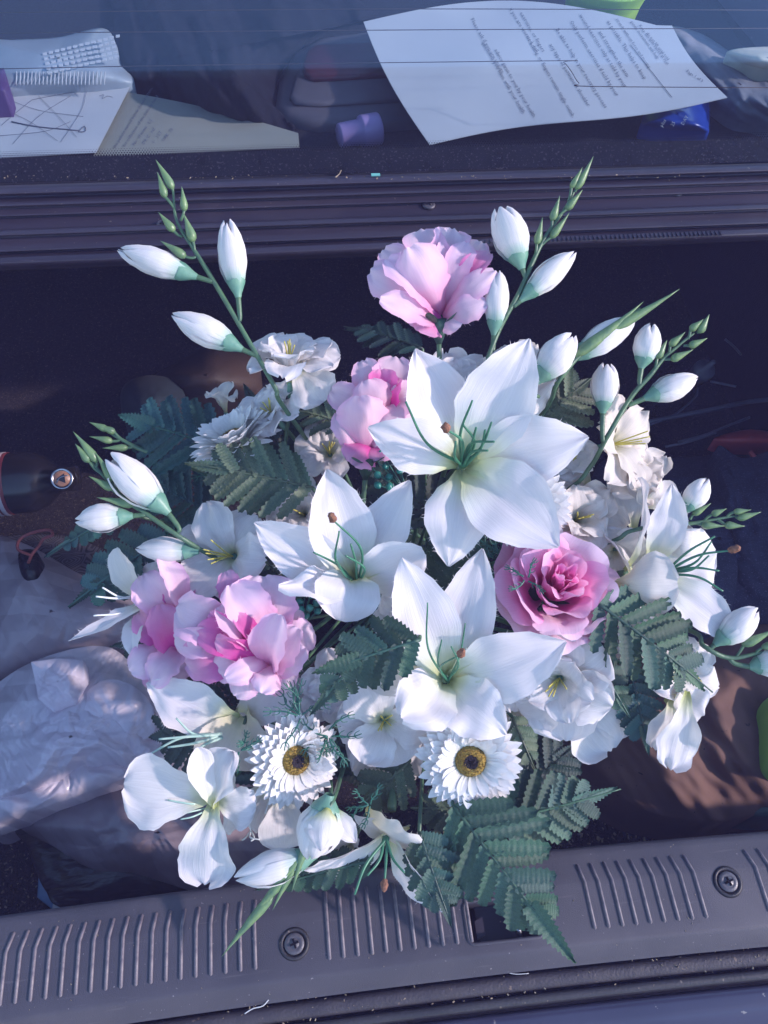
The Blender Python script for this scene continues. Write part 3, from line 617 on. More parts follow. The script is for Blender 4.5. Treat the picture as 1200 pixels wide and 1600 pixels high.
# bottle lying at the left
bt = thing('bottle', 'black bottle lying on its side at the left edge with a red and white band', 'bottle', OZ(40, 760, -.14))
bc = OZ(-60, 762, -.135); bxv = (OZ(60, 752, -.135)-bc).normalized()
mk('bottle_body', lathe(bc, bxv, [(.001, -.10), (.030, -.098), (.034, -.09), (.034, .075), (.028, .09), (.014, .105), (.014, .125), (.001, .127)], 28), M['bottle'], bt)
lb = mk('label_band', lathe(bc, bxv, [(.0346, .020), (.0348, .021), (.0348, .052), (.0346, .053)], 28), M['label_red'], bt)
for k in range(4): mk('label_patch', lathe(bc, bxv, [(.0352, .024+k*.007), (.0353, .0245+k*.007), (.0353, .028+k*.007), (.0352, .0285+k*.007)], 28), M['label_pale'], lb)
cc = OZ(97, 748, -.105); cn = (CAM-cc).normalized()*.6+Vector((0, -.3, .6)); cn.normalize()
cp = thing('screw_cap', 'round dark cap with a silver ring and copper emblem at the left, beside the bottle', 'cap', cc)
mk('cap_body', lathe(cc, cn, [(.0125, -.02), (.0130, -.002), (.0125, .001), (.001, .0012)], 30), M['bottle'], cp)
mk('cap_ring', lathe(cc, cn, [(.0092, .0014), (.0098, .0022), (.0112, .0022), (.0116, .0014)], 30), M['steel'], cp)
ca = cn.orthogonal().normalized(); cb_ = cn.cross(ca)
em = mk('cap_emblem', lathe(cc, cn, [(.0085, .0013), (.0083, .0017), (.001, .0018)], 24), M['copper'], cp)
tri = [cc+cn*.0021+(ca*math.cos(q)+cb_*math.sin(q))*.0062 for q in (.3, 2.4, 4.5)]
mk('emblem_triangle', ([*tri], [(0, 1, 2)]), M['bottle'], em, smooth=False)
mk('emblem_stripe', tube([cc+cn*.0024-ca*.007+cb_*.001, cc+cn*.0026+cb_*.002, cc+cn*.0024+ca*.007-cb_*.003], .0007, sides=5), M['steel'], em)
o = mk('cord_loop', tube([OZ(x, y, -.10) for x, y in ((48, 868), (28, 858), (32, 842), (52, 832), (76, 828), (82, 836), (68, 842), (60, 854), (50, 866), (44, 880))], .0016, n=6), M['cord'])
tag(o, 'thin dark red cord loop at the left edge above the greyish-pink plastic bag', 'cord')
o = blob([(30, 862), (58, 862), (60, 900), (44, 908), (32, 894)], -.115, .008, 'blackbag', 'zip_pull', (.001, 4, 0, 1), 1, drop=.05, N=40, rings=8)
tag(o, 'black tab hanging from the dark red cord loop at the left', 'tab')
# dim things deep in the boot
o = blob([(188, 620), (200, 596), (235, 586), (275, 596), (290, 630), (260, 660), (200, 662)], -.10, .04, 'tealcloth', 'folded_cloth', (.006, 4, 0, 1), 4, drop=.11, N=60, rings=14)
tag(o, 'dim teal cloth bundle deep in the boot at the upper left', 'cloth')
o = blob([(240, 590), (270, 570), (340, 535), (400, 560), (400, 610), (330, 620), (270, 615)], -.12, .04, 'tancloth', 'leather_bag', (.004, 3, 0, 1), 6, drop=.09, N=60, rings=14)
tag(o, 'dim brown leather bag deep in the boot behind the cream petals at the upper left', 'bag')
# right: jeans, wires, brown bag
o = blob([(930, 735), (1010, 722), (1090, 712), (1200, 722), (1290, 740), (1300, 860), (1280, 980), (1150, 1010), (1040, 1000), (950, 930)], -.15, .06, 'denim', 'jeans', (.012, 5, -10, 3), 21, drop=.065, rings=44, N=160)
tag(o, 'crumpled navy blue denim jeans on the right side of the boot', 'jeans')
o = blob([(1120, 700), (1160, 716), (1230, 720), (1230, 930), (1150, 900), (1130, 800)], -.10, .02, 'denim', 'jacket_sleeve', (.010, 7, 60, 2), 23, drop=.09, rings=24, N=90)
tag(o, 'fold of dark denim cloth at the right edge above the level bud spray', 'cloth')
o = blob([(1100, 860), (1150, 870), (1140, 960), (1090, 975), (1075, 910)], -.085, .01, 'denim', 'denim_cuff', (.003, 4, 60, 2), 25, drop=.05, rings=12, N=50)
tag(o, 'blue denim cuff behind the side-on lily at the right', 'cloth')
o = blob([(870, 1120), (900, 1060), (1000, 1010), (1100, 985), (1200, 975), (1290, 990), (1290, 1250), (1190, 1272), (1100, 1284), (1010, 1268), (960, 1236), (930, 1200)], -.13, .05, 'browncloth', 'cloth_bag', (.017, 3.2, 55, 2.6), 31, drop=.08, rings=50, N=180, ctr=(1080, 1130))
tag(o, 'brown cloth bag with a soft crease, lower right under the white drooping petals', 'bag')
o = blob([(1203, 1095), (1240, 1080), (1250, 1200), (1202, 1190)], -.07, .01, 'greenbag', 'green_bag', (.002, 4, 0, 1), 33, drop=.1, N=50, rings=10)
tag(o, 'sliver of a lime green bag at the right edge against the brown cloth bag', 'bag')
o = blob([(1176, 1258), (1240, 1245), (1240, 1276), (1180, 1275)], -.13, .006, 'fern_teal', 'green_wrapper', (.002, 4, 0, 1), 34, drop=.05, N=50, rings=8)
tag(o, 'scrap of dark green plastic at the lower right under the brown cloth bag', 'wrapper')
o = blob([(1115, 686), (1160, 672), (1200, 674), (1230, 690), (1160, 694)], -.11, .006, 'redplastic', 'warning_triangle', (.001, 5, 0, 1), 35, drop=.02, N=60, rings=8)
tag(o, 'flat red plastic piece lying above the jeans at the right edge', 'plastic piece')
o = mk('red_clamp', tube([OZ(x, y, -.10) for x, y in ((1172, 706), (1182, 716), (1200, 718), (1225, 712))], .003, .0022, n=5), M['redplastic']); tag(o, 'small red clamp handle at the right edge just below the flat red piece', 'clamp')
for i, (pts, lb_) in enumerate([(((1010, 660), (1060, 650), (1110, 640), (1170, 628), (1230, 622)), 'upper grey wire running right through the dark boot above the red piece'),
        (((1060, 690), (1100, 680), (1140, 664), (1172, 652)), 'thin pale wire lying just left of the flat red piece'),
        (((1040, 698), (1076, 690), (1118, 676)), 'short pale wire nearest the jeans'),
        (((1000, 670), (1050, 650), (1085, 622), (1090, 606)), 'thin curved wire rising towards the round knob in the dark boot'),
        (((1110, 596), (1130, 600), (1150, 604)), 'short grey wire end right of the round knob'),
        (((1133, 530), (1145, 540), (1158, 554)), 'small bent grey wire high in the dark boot at the right')]):
    o = mk('wire', tube([OZ(x, y, -.13+.01*(i % 3)) for x, y in pts], .0015 if i else .003, n=6), M['wire']); tag(o, lb_, 'wire', 'loose wires in the boot')
kn = OZ(1100, 578, -.10)
o = mk('knob', lathe(kn, Vector((-.1, -.4, .9)), [(.012, -.03), (.0135, 0), (.012, .004), (.004, .006), (.003, .03)], 20), M['wire']); tag(o, 'dim round knob in the dark boot right of the green bud tips', 'knob')
# ------------------------------------------------------------------ things on the parcel shelf, seen through the glass
o = blob([(190, 112), (172, 92), (178, 40), (180, -30), (300, -40), (420, -30), (520, -20), (585, 20), (560, 36), (500, 44), (450, 84), (432, 130), (438, 172), (455, 190), (458, 200), (415, 208), (330, 182), (250, 150), (214, 138), (196, 128)], .104, .05, 'jacket', 'jacket', (.022, 3.2, 70, 2.5), 41, drop=.004, rings=50, N=240, ctr=(330, 80))
tag(o, 'dark navy jacket heaped on the parcel shelf left of the brake lamp', 'jacket')
def sheet(name, quad, z, mat, nx=30, ny=24, wav=.004, seed=0, edge=None, parent=None, lift=None):
    "paper sheet: quad corners in pixels (tl, tr, br, bl), gently waved"
    tl, tr, br, bl = [Vector((*q, 0)) for q in quad]
    def f(u, v):
        p = (tl*(1-u)+tr*u)*(1-v)+(bl*(1-u)+br*u)*v
        if edge:
            p = p + edge(u, v)
        return p
    def zz(px, py):
        return z+wav*(1+noise.noise(Vector((px/170, py/90, seed))))+(lift(px, py) if lift else 0)
    V, Fc = [], []
    for i in range(nx+1):
        for j in range(ny+1):
            p = f(i/nx, j/ny); V.append(OZ(p.x, p.y, zz(p.x, p.y)))
    for i in range(nx):
        for j in range(ny): q = i*(ny+1)+j; Fc.append((q, q+ny+1, q+ny+2, q+1))
    n0 = len(V); V2 = V+[v-Vector((0, 0, .0006)) for v in V]; F2 = Fc+[tuple(q+n0 for q in f)[::-1] for f in Fc]
    return mk(name, (V2, F2), M[mat], parent), zz
def text_on(string, x, y, ang, size, zz, parent, mat='ink', name='printed_line', mirror=False, off=.0007):
    cu = bpy.data.curves.new('txt', 'FONT'); cu.body = string; cu.size = size; cu.resolution_u = 1
    ob = bpy.data.objects.new('txt', cu); COL.objects.link(ob)
    dg = bpy.context.evaluated_depsgraph_get(); me = ob.evaluated_get(dg).to_mesh()
    ca_, sa_ = math.cos(rad(ang)), math.sin(rad(ang)); V, Fc = [], []
    for v in me.vertices:
        X, Y = v.co.x, -v.co.y*(-1 if mirror else 1)
        px, py = x+X*ca_-Y*sa_, y+X*sa_+Y*ca_; V.append(OZ(px, py, zz(px, py)+off))
    Fc = [tuple(p.vertices) for p in me.polygons]
    ob.evaluated_get(dg).to_mesh_clear(); bpy.data.objects.remove(ob); bpy.data.curves.remove(cu)
    if V: return mk(name, (V, Fc), M[mat], parent, smooth=False)
def e1(u, v):
    return Vector((18*math.sin(v*3.1)*(u < .5)*(1-u*2)*0 + 0, -16*math.sin(u*3.14)*(1-v)+ (10*math.sin(u*6.2))*v, 0))
def lf(px, py): return .022*math.exp(-((py-40)/60)**2)
big, zz = sheet('paper_sheet', [(568, 34), (1050, 40), (1137, 152), (672, 226)], .150, 'paper', 40, 30, .004, 3, edge=lambda u, v: Vector((-10*math.sin(v*3.1), -36*math.sin(min(1, u*1.05)*3.14)*(1-v)+(-6*math.sin(u*6.28))*v, 0)))
tag(big, 'large white printed instruction sheet lying on the parcel shelf behind the glass', 'paper')
L_ = [('advice given to you by your health', 772, 78, 66), ('questions you have with your health', 752, 66, 66), ('Please ask if you are unsure', 735, 30, 66), ('or aching, or fingers remain tingly, numb,', 822, 58, 66), ('exercises, or fingers', 812, 20, 66), ('if you are worried, call', 795, 14, 64),
      ('Be able to help in your recovery process', 868, 46, 64), ('any type of permanent shoulder', 858, 70, 64), ('Only perform exercises if told by your', 890, 34, 64), ('wound exercises only as told by your', 905, 24, 64), ('and strengthen the arm', 935, 50, 64), ('as possible. This helps to keep', 948, 34, 63),
      ('stretch without force and moving', 962, 30, 62), ('gentle movement will help', 985, 34, 60), ('Keep the arm raised at rest', 998, 40, 60), ('do not lift until told', 1010, 52, 58), ('Page 1 of 3', 1072, 112, 40)]
for s_, x, y, a_ in L_: text_on(s_, x, y, a_-6, 8.8 if x < 960 else 6.8, zz, big)
for (a, b) in (((985, 70), (1050, 152)),):
    mk('ruled_line', tube([OZ(a[0]+(b[0]-a[0])*k/5, a[1]+(b[1]-a[1])*k/5, zz(a[0]+(b[0]-a[0])*k/5, a[1]+(b[1]-a[1])*k/5)+.0006) for k in range(6)], .0003, sides=4, n=2), M['ink'], big)
old, z2 = sheet('paper_sheet', [(176, 140), (466, 208), (468, 230), (146, 245)], .114, 'paper_old', 26, 18, .003, 7, edge=lambda u, v: Vector((0, -6*math.sin(u*3.14)*(1-v), 0)))
tag(old, 'yellowed printed sheet with a pointed right corner, behind the bottom edge of the glass', 'paper')
for i, s_ in enumerate(('the patient named below should attend', 'for collection of the item by hand', 'No. of items   L J', 'DR C   ref.', '(-   ) LT', 'OAK  13')): text_on(s_, 180+i*15, 232-i*2, -58+i*1.5, 7, z2, old)
wp, z3 = sheet('paper_sheet', [(-60, 150), (208, 126), (150, 238), (-60, 250)], .117, 'paper', 26, 18, .006, 9)
tag(wp, 'white sheet with a hand-drawn pencil map at the left behind the glass', 'paper')
def pen(pts, w=.0002):
    ps = [OZ(x, y, z3(x, y)+.0008) for x, y in pts]; mk('pen_stroke', tube(ps, w, n=5, sides=4), M['ink'], wp)
pen([(18, 190), (60, 198), (124, 204)], .0006); pen([(124, 204), (132, 197), (133, 205), (122, 206)], .0004)
for pts in ([(2, 196), (30, 172), (50, 156)], [(50, 156), (80, 150), (136, 140)], [(136, 140), (128, 170), (110, 200), (95, 222)], [(0, 150), (60, 172), (130, 182)], [(20, 225), (60, 182), (110, 150)], [(10, 172), (50, 192), (90, 220)], [(60, 150), (90, 180), (120, 214)], [(0, 212), (70, 205), (110, 190)], [(155, 150), (162, 148), (160, 154), (168, 150), (176, 152)]): pen(pts)
# white plastic basket at the left
bk = blob([(-60, 150), (-60, 66), (20, 62), (90, 58), (160, 44), (182, 70), (188, 100), (205, 130), (100, 140)], .125, .02, 'whiteplastic', 'plastic_basket', (.002, 3, 0, 1), 50, drop=.022, rings=16, N=120)
tag(bk, 'white perforated plastic basket at the left on the parcel shelf', 'basket')
V, Fc = [], []
for i in range(13):
    for j in range(5):
        x, y = 70+i*9.5+j*2, 84-i*2.3+j*7.5
        if x > 184: continue
        c = OZ(x, y, .146); g_ = box(c, Vector((.0020, .0004, 0)), Vector((0, .0016, 0)), Vector((0, 0, .0007))); n0 = len(V); V += g_[0]; Fc += [tuple(q+n0 for q in f) for f in g_[1]]
mk('perforation', (V, Fc), M['paper'], bk, kind='stuff', smooth=False)
for i in range(24):
    x = 26+i*6; mk('ridge', tube([OZ(x, 112, .1445), OZ(x-1, 132, .139)], .0007, sides=5, n=2), M['paper'], bk)
o = blob([(-30, 108), (6, 106), (12, 130), (8, 143), (-30, 145)], .15, .004, 'purple_in', 'purple_box', (.0005, 4, 0, 1), 51, drop=.045, rings=8, N=40, round_=False); tag(o, 'dark purple box corner at the very left edge behind the glass', 'box')
# purple cap
c1 = OZ(530, 212, .118); c2 = OZ(592, 201, .118); axc = (c2-c1).normalized(); Lc = (c2-c1).length; rc = Lc*.36
g = lathe(c1, axc, [(rc*.72, 0), (rc*.76, .001), (rc*.80, Lc*.52), (rc*.98, Lc*.54), (rc*1.02, Lc*.58), (rc*1.02, Lc*.97), (rc*.98, Lc), (rc*.90, Lc), (rc*.88, Lc*.96), (rc*.8, Lc*.6), (.001, Lc*.6)], 36)
cap = mk('purple_cap', g, M['purple']); tag(cap, 'small purple plastic cap lying on its side on the dark parcel shelf', 'cap')
mk('purple_cap_inside', lathe(c1+axc*Lc*.955, axc, [(rc*.86, 0), (rc*.8, .0001), (.001, .0001)], 30), M['purple_in'], cap)
# green bowl, blue packet, cloths at the right
g = lathe(OZ(950, -30, .16), Vector((0, 0, 1)), [(.040, -.06), (.046, -.02), (.052, .0), (.054, .003), (.050, .004)], 36); o = mk('green_tub', g, M['lime']); tag(o, 'bright lime green plastic tub at the top edge behind the white sheet', 'tub')
o = blob([(1000, 196), (1012, 160), (1060, 150), (1110, 152), (1108, 206), (1050, 204)], .118, .016, 'blue_pack', 'blue_packet', (.003, 6, 20, 2), 55, drop=.016, rings=14, N=60, round_=False); tag(o, 'glossy blue packet under the right end of the large white sheet', 'packet')
zb = lambda x, y: .139
for s_, x, y, a_ in (('DAY', 1068, 196, -60), ('25', 1052, 198, -60), ('plus', 1035, 199, -60)): text_on(s_, x, y, a_, 8, zb, o, 'whiteplastic', name='packet_print')
o = blob([(1040, 45), (1090, 50), (1140, 80), (1200, 120), (1290, 130), (1290, 230), (1190, 200), (1150, 190), (1110, 160), (1060, 110)], .112, .035, 'greycloth', 'grey_cloth', (.014, 4, 40, 2), 57, drop=.01, rings=26, N=110); tag(o, 'pale grey cloth draped at the right end of the parcel shelf', 'cloth')
o = blob([(1135, 84), (1170, 74), (1260, 76), (1260, 112), (1180, 106)], .150, .02, 'creamcloth', 'cream_cloth', (.003, 4, 0, 1), 58, drop=.04, rings=14, N=60); tag(o, 'cream cloth fold at the upper right corner behind the glass', 'cloth')
# debris
R_ = random.Random(5)
V, Fc = [], []
def bit(c, s, R_=R_):
    a = Vector((R_.uniform(-1, 1), R_.uniform(-1, 1), R_.uniform(-.3, .3))).normalized()*s; b = a.orthogonal().normalized()*s*R_.uniform(.2, .7); n0 = len(V)
    g_ = box(c, a, b, a.cross(b).normalized()*s*.3); V.extend(g_[0]); Fc.extend([tuple(q+n0 for q in f) for f in g_[1]])
for i in range(150):
    x = R_.uniform(-.33, .33); bit(Vector((x, R_.choice((.0185, .0305, .026, .023))+R_.uniform(-.001, .001)+bow(x), -.0163)), R_.uniform(.0002, .0009))
for i in range(70):
    p = OZ(R_.uniform(0, 1200), R_.gauss(277, 2), .1735); bit(p, R_.uniform(.0003, .0009))
for i in range(90):
    x = R_.uniform(-.33, .33); bit(Vector((x, R_.uniform(.03, .105)+bow(x), .0003)), R_.uniform(.00015, .0005))
for i in range(260):
    bit(OZ(R_.uniform(860, 1210), R_.uniform(1240, 1330), -.213), R_.uniform(.0005, .002))
for i in range(80):
    bit(OZ(R_.uniform(-10, 70), R_.uniform(1270, 1420), -.213), R_.uniform(.0005, .0015))
mk('loose_dirt', (V, Fc), M['debris'], kind='stuff', smooth=False)['label'] = 'straw and grit scattered along the sill gutter, the carpet and the window seal'
o = mk('thread', tube([OZ(x, y, -.012) for x, y in ((382, 1584), (395, 1576), (410, 1572), (418, 1564), (422, 1558))], .0004, n=5, sides=5), M['paper']); tag(o, 'fine white thread with a fluffy end in the gutter below the sill', 'thread')
o = mk('thread', tube([OZ(x, y, -.016) for x, y in ((790, 1519), (806, 1522), (826, 1521))], .0003, n=5, sides=5), M['paper']); tag(o, 'short straight white thread in the gutter below the largest fern', 'thread')
o = mk('straw', tube([OZ(x, y, .174) for x, y in ((524, 277), (530, 272), (533, 266))], .0005, n=4, sides=5), M['debris']); tag(o, 'tiny bent straw on the seal under the window, left of the mint scrap', 'straw')
o = mk('paper_scrap', box(OZ(587, 273, .1735), Vector((.004, 0, 0)), Vector((0, .0016, 0)), Vector((0, 0, .0004))), M['mintbit'], smooth=False); tag(o, 'tiny mint green paper scrap on the seal under the window', 'paper')

# ------------------------------------------------------------------ added blue volume imitating a lens veil over the dark tones
hz = mk('lens_veil', box(Vector((0, 0, (-1.75+.72)/2)), Vector((4.3, 0, 0)), Vector((0, 4.3, 0)), Vector((0, 0, (.72+1.75)/2))), M['trim'], kind='stuff', smooth=False)
hm, hn, hl, ho = newmat('lens_veil_volume')
pv = hn.new('ShaderNodeVolumePrincipled'); pv.inputs['Color'].default_value = (0.46, 0.40, 1.0, 1); pv.inputs['Density'].default_value = VEIL_DENSITY
hl.new(pv.outputs[0], ho.inputs['Volume']); hz.data.materials[0] = hm
# ------------------------------------------------------------------ petals
SHAPES = {
 'lily':  [(0, .20), (.12, .34), (.3, .74), (.48, 1), (.64, .97), (.8, .70), (.91, .40), (1, .04)],
 'round': [(0, .14), (.2, .32), (.4, .64), (.6, .92), (.75, 1), (.88, .86), (.96, .58), (1, .22)],
 'blunt': [(0, .18), (.2, .42), (.45, .85), (.65, 1), (.82, .88), (.94, .55), (1, .16)],
 'strap': [(0, .35), (.2, .7), (.5, 1), (.75, .95), (.9, .7), (1, .15)],
 'rosep': [(0, .22), (.15, .52), (.35, .84), (.6, 1), (.8, .94), (.92, .74), (1, .34)],
 'bud':   [(0, .25), (.15, .62), (.4, 1), (.65, .92), (.85, .6), (.95, .34), (1, .08)],
}
def petal(B, T, w, n, mid=None, sag=0.1, cup=0.15, ruffle=0.0, shape='lily', roll=0, seed=0, nu=18, nv=10, curl=0, groove=0.0, freq=3.0, jag=0.0):
    """cloth petal from B to T, w wide; n = side the petal's face looks to"""
    L = (T-B).length
    Mi = mid if mid is not None else (B+T)*0.5 + n*sag*L*2
    rows = []
    for i in range(nu+1):
        u = i/nu
        p = bez(B, Mi, T, u); t = (bez(B, Mi, T, min(u+.02, 1))-bez(B, Mi, T, max(u-.02, 0))).normalized()
        rows.append((u, p, t))
    V, U = [], []
    rs = seed*7.31
    for u, p, t in rows:
        b = t.cross(n)
        if b.length < .05: b = t.cross(n+Vector((.2, .1, .3)))
        b.normalize()
        if roll:
            b = Matrix.Rotation(roll, 3, t) @ b
        nn = b.cross(t)
        hw = lerp_tab(SHAPES[shape], u)*w*0.5
        if curl and u > .55:
            p = p - nn*curl*L*((u-.55)/.45)**2
        for j in range(nv+1):
            v = j/nv*2-1
            e = hw*(1+jag*noise.noise(Vector((u*9+rs, v*1.0, 3)))*abs(v))
            z = cup*w*0.5*(v*v)*math.sin(math.pi*min(1, u*0.9+.1))**.5
            z -= groove*w*math.exp(-(v/.16)**2)*(1-u*.6)
            if ruffle:
                z += ruffle*w*(abs(v)**1.6)*math.sin(u*math.pi*2*freq+rs+(1.3 if v > 0 else 0))*min(1, u*1.6)
                z += ruffle*w*.9*noise.noise(Vector((u*2.4+rs, v*1.9, rs*.3)))*min(1, u*2)
                if u > .8: p2 = nn*ruffle*w*.5*math.sin(v*math.pi*2.2+rs)*((u-.8)/.2)
                else: p2 = Vector((0, 0, 0))
            else: p2 = Vector((0, 0, 0))
            # rounded end: the sides stop a little earlier than the middle
            z += w*.035*noise.noise(Vector((u*3.1+rs, v*1.7, rs*.7)))+w*.012*noise.noise(Vector((u*7+rs, v*5, 2)))
            V.append(p + b*(e*v) + nn*z + p2); U.append((u, v*.5+.5))
    Fc = []
    for i in range(nu):
        for j in range(nv):
            a = i*(nv+1)+j
            Fc.append((a, a+1, a+nv+2, a+nv+1))
    return V, Fc, U
def fringe(g, nu, nv, seed, ln, cnt=26):
    "short frayed threads sticking out of a petal's cut edge"
    V, U0, Fc = g[0], g[2], []
    R_ = random.Random(seed); oV, oF, oU = [], [], []
    for k in range(cnt):
        i = R_.randrange(int(nu*.25), nu-1); side = R_.choice((0, nv))
        a = V[i*(nv+1)+side]; a2 = V[(i+1)*(nv+1)+side]; inner = V[i*(nv+1)+(1 if side == 0 else nv-1)]
        p = a.lerp(a2, R_.random()); d = ((a-inner).normalized()*R_.uniform(.5, 1) + (a2-a).normalized()*R_.uniform(-.2, 1.2) + Vector((R_.uniform(-.3, .3),)*3)).normalized()
        e = (a2-a).normalized()*0.00016; l_ = ln*R_.uniform(.3, 1)
        n0 = len(oV); oV += [p-e, p+e, p+d*l_]; oF.append((n0, n0+1, n0+2)); oU += [(.6, .5)]*3
    return oV, oF, oU

BASE = P(640, 905, .86)                      # where all stems run together
POT = None
def stem_to_base(start, dirn, parent, r=.0016, mat='stem', seed=0):
    R_ = random.Random(seed)
    e = BASE + Vector((R_.uniform(-.035, .035), R_.uniform(-.035, .035), R_.uniform(-.01, .01)))
    L = (e-start).length
    pts = [start, start+dirn*L*.22, start.lerp(e, .6)+dirn*L*.08, e]
    return mk('stem', tube(pts, r, r*1.1, n=7), M[mat], parent)

# ------------------------------------------------------------------ lilies
def stamens(parent, base, ends, r=.0011, mat='stamen', brown=(), bend=.15, n=None, seed=0):
    R_ = random.Random(seed)
    for i, (ex, ey, ed) in enumerate(ends):
        e = P(ex, ey, ed); mid = (base+e)*.5
        side = (e-base).cross(-FW).normalized()
        off = side*(e-base).length*R_.uniform(-bend, bend) + (-FW)*(e-base).length*.08
        pts = [base+Vector((R_.uniform(-1, 1), R_.uniform(-1, 1), 0))*.0015, mid+off, e]
        o = mk('stamen', tube(pts, r, r*.55, n=7, sides=6), M[mat], parent)
        if i in brown:
            d = (e-mid).normalized()
            g1 = lathe(e-d*.001, d, [(.0008, -.001), (.0022, .0005), (.0028, .0025), (.0020, .0045), (.0024, .006), (.0005, .0075)], 8)
            g1 = ([v+Vector((noise.noise(v*900), noise.noise(v*900+Vector((5, 5, 5))), 0))*.0012 for v in g1[0]], g1[1], g1[2])
            mk('anther', g1, M['anther'], o)
def lily(label, c, d, petals, sts=(), brown=(), mat='lily', seed=0, deep=.028, smat='stamen', group='white artificial lilies', face=(0, 0, 1), srt=.0011, base_off=None):
    """petals: tip x, tip y, width px, tip depth offset, options; c centre px"""
    ctr = P(c[0], c[1], d+deep)
    t = thing('lily', label, 'lily', ctr, group)
    f = D(*face)
    for i, pt in enumerate(petals):
        tx, ty, w, dz = pt[:4]; op = dict(pt[4]) if len(pt) > 4 else {}
        mt = op.pop('mat', mat); b0 = op.pop('base', None); bd = op.pop('bd', None)
        if b0: B = P(b0[0], b0[1], d+(bd if bd is not None else deep*.6))
        else:
            B = ctr + (P(tx, ty, d+deep)-ctr).normalized()*.003
        T = P(tx, ty, d+dz)
        T = T+(T-B).normalized()*.003
        # the petal climbs out of the throat and then bends outwards
        side = (T-B).normalized()
        lift = op.pop('lift', .25)
        n = (f - side*f.dot(side)).normalized()
        mid = (B*.58+T*.42)+n*(T-B).length*lift
        kw = dict(cup=.22, ruffle=.030, groove=.028, shape='lily', nu=22, nv=12, seed=seed*10+i, jag=.05)
        kw.update(op)
        g = petal(B, T, S(w*.94, d), n, mid=mid, **kw)
        o = mk('petal', g, M[mt], t)
        fr = fringe(g, kw['nu'], kw['nv'], seed*10+i, .0035, 34)
        mk('frayed_thread', fr, M[mt], o, kind='stuff')
    if sts:
        stamens(t, base_off or ctr+f*.004, sts, brown=brown, seed=seed, mat=smat, r=srt)
    # throat and stalk
    mk('throat', lathe(ctr-f*.012, f, [(.0018, -.012), (.0028, 0), (.0036, .006), (.0030, .009)], 14), M['stem'], t)
    stem_to_base(ctr-f*.022, -f, t, seed=seed)
    return t

lily('largest white lily in the middle of the bouquet, dark green stamens in its yellow-green throat', (722, 728), .535, [
  (652, 552, 118, .012, dict(roll=.25)), (824, 536, 128, -.004, dict(roll=-.1)), (912, 684, 122, -.002, dict(roll=.1)),
  (867, 850, 138, -.006, dict(shape='lily')), (703, 880, 112, .004, dict(curl=.12, cup=-.15)), (581, 672, 98, -.002, dict(curl=.06, cup=-.05, roll=-.25))],
  [(634, 628, .508), (738, 626, .502), (768, 660, .498), (772, 690, .505), (698, 671, .495), (758, 672, .505), (724, 664, .505), (744, 668, .510), (762, 704, .51), (712, 690, .515)], brown=(4,), seed=1, srt=.0013)
lily('white lily left of centre with one tall brown-tipped stamen, below the serrated grey fern', (556, 912), .565, [
  (513, 740, 112, .0, dict(roll=.15)), (638, 757, 92, .006, dict(roll=-.3)), (657, 864, 100, -.006, dict(shape='blunt', roll=.3)),
  (403, 820, 96, .004, dict(roll=-.15)), (441, 916, 74, -.012, dict(ruffle=.1, roll=.7, lift=.35)), (533, 964, 112, -.012, dict(curl=.2, shape='blunt', lift=.5, base=(550, 905)))],
  [(520, 812, .52), (530, 830, .54), (490, 863, .53), (548, 850, .53), (525, 875, .535), (540, 868, .53)], brown=(0,), seed=2)
lily('white lily low in the middle above the two front daisies, thin stamens', (697, 1062), .545, [
  (630, 878, 112, .004, dict(roll=.1)), (752, 864, 100, .008, dict(roll=-.2)), (545, 1050, 62, .022, dict(mat='lily_cream', curl=.1)),
  (878, 1004, 122, -.006, dict(roll=.1)), (786, 1146, 104, .0, dict(ruffle=.05, curl=.12)), (631, 1118, 112, -.010, dict(ruffle=.07, roll=.35, shape='blunt'))],
  [(668, 942, .51), (727, 974, .515), (720, 1022, .515), (690, 1000, .525), (705, 1010, .52)], brown=(2,), seed=3, srt=.0009)
t4 = lily('side-on white lily at the right, cream throat, stamens pointing at the blue jeans', (985, 898), .585, [
  (1000, 752, 62, .012, dict(base=(978, 895), roll=.9, ruffle=.06, face=None) if False else dict(base=(975, 890), roll=.8, ruffle=.06)),
  (1048, 762, 62, -.004, dict(base=(1008, 880), roll=-.8, ruffle=.05)),
  (1112, 862, 112, .020, dict(base=(1015, 890), shape='blunt', bd=.02)),
  (1140, 996, 74, .006, dict(base=(1020, 905), ruffle=.04, roll=.3)),
  (1052, 912, 108, -.016, dict(base=(958, 912), mat='lily_cream', shape='round', bd=-.002, cup=-.35)),
  (940, 835, 60, .02, dict(base=(985, 905), roll=.6))],
  [(1117, 838, .555), (1142, 860, .56), (1108, 868, .56), (1124, 892, .56), (1130, 924, .56), (1112, 846, .565)], brown=(1,), seed=4, deep=.02, base_off=P(1040, 895, .58), face=(.55, .05, .8))
lily('white lily under the biggest pink rose, pale stamens fanned out to the left', (375, 1128), .585, [
  (238, 1068, 92, .004, dict(base=(372, 1122), ruffle=.05, roll=.2)), (322, 1210, 76, .0, dict(base=(376, 1118), mat='lily_cream', roll=-.6, ruffle=.04)),
  (452, 1062, 96, .022, dict(base=(380, 1130), shape='blunt', bd=.03)), (408, 1196, 118, .018, dict(base=(385, 1100), shape='round', bd=.03, mat='lily_cream')),
  (372, 1232, 58, .012, dict(base=(362, 1150), roll=.5))],
  [(248, 1155, .565), (232, 1180, .565), (275, 1122, .57), (300, 1178, .57), (262, 1168, .565)], seed=5, smat='stamen_pale', deep=.02, base_off=P(345, 1150, .58), face=(-.5, 0, .85), srt=.0013)
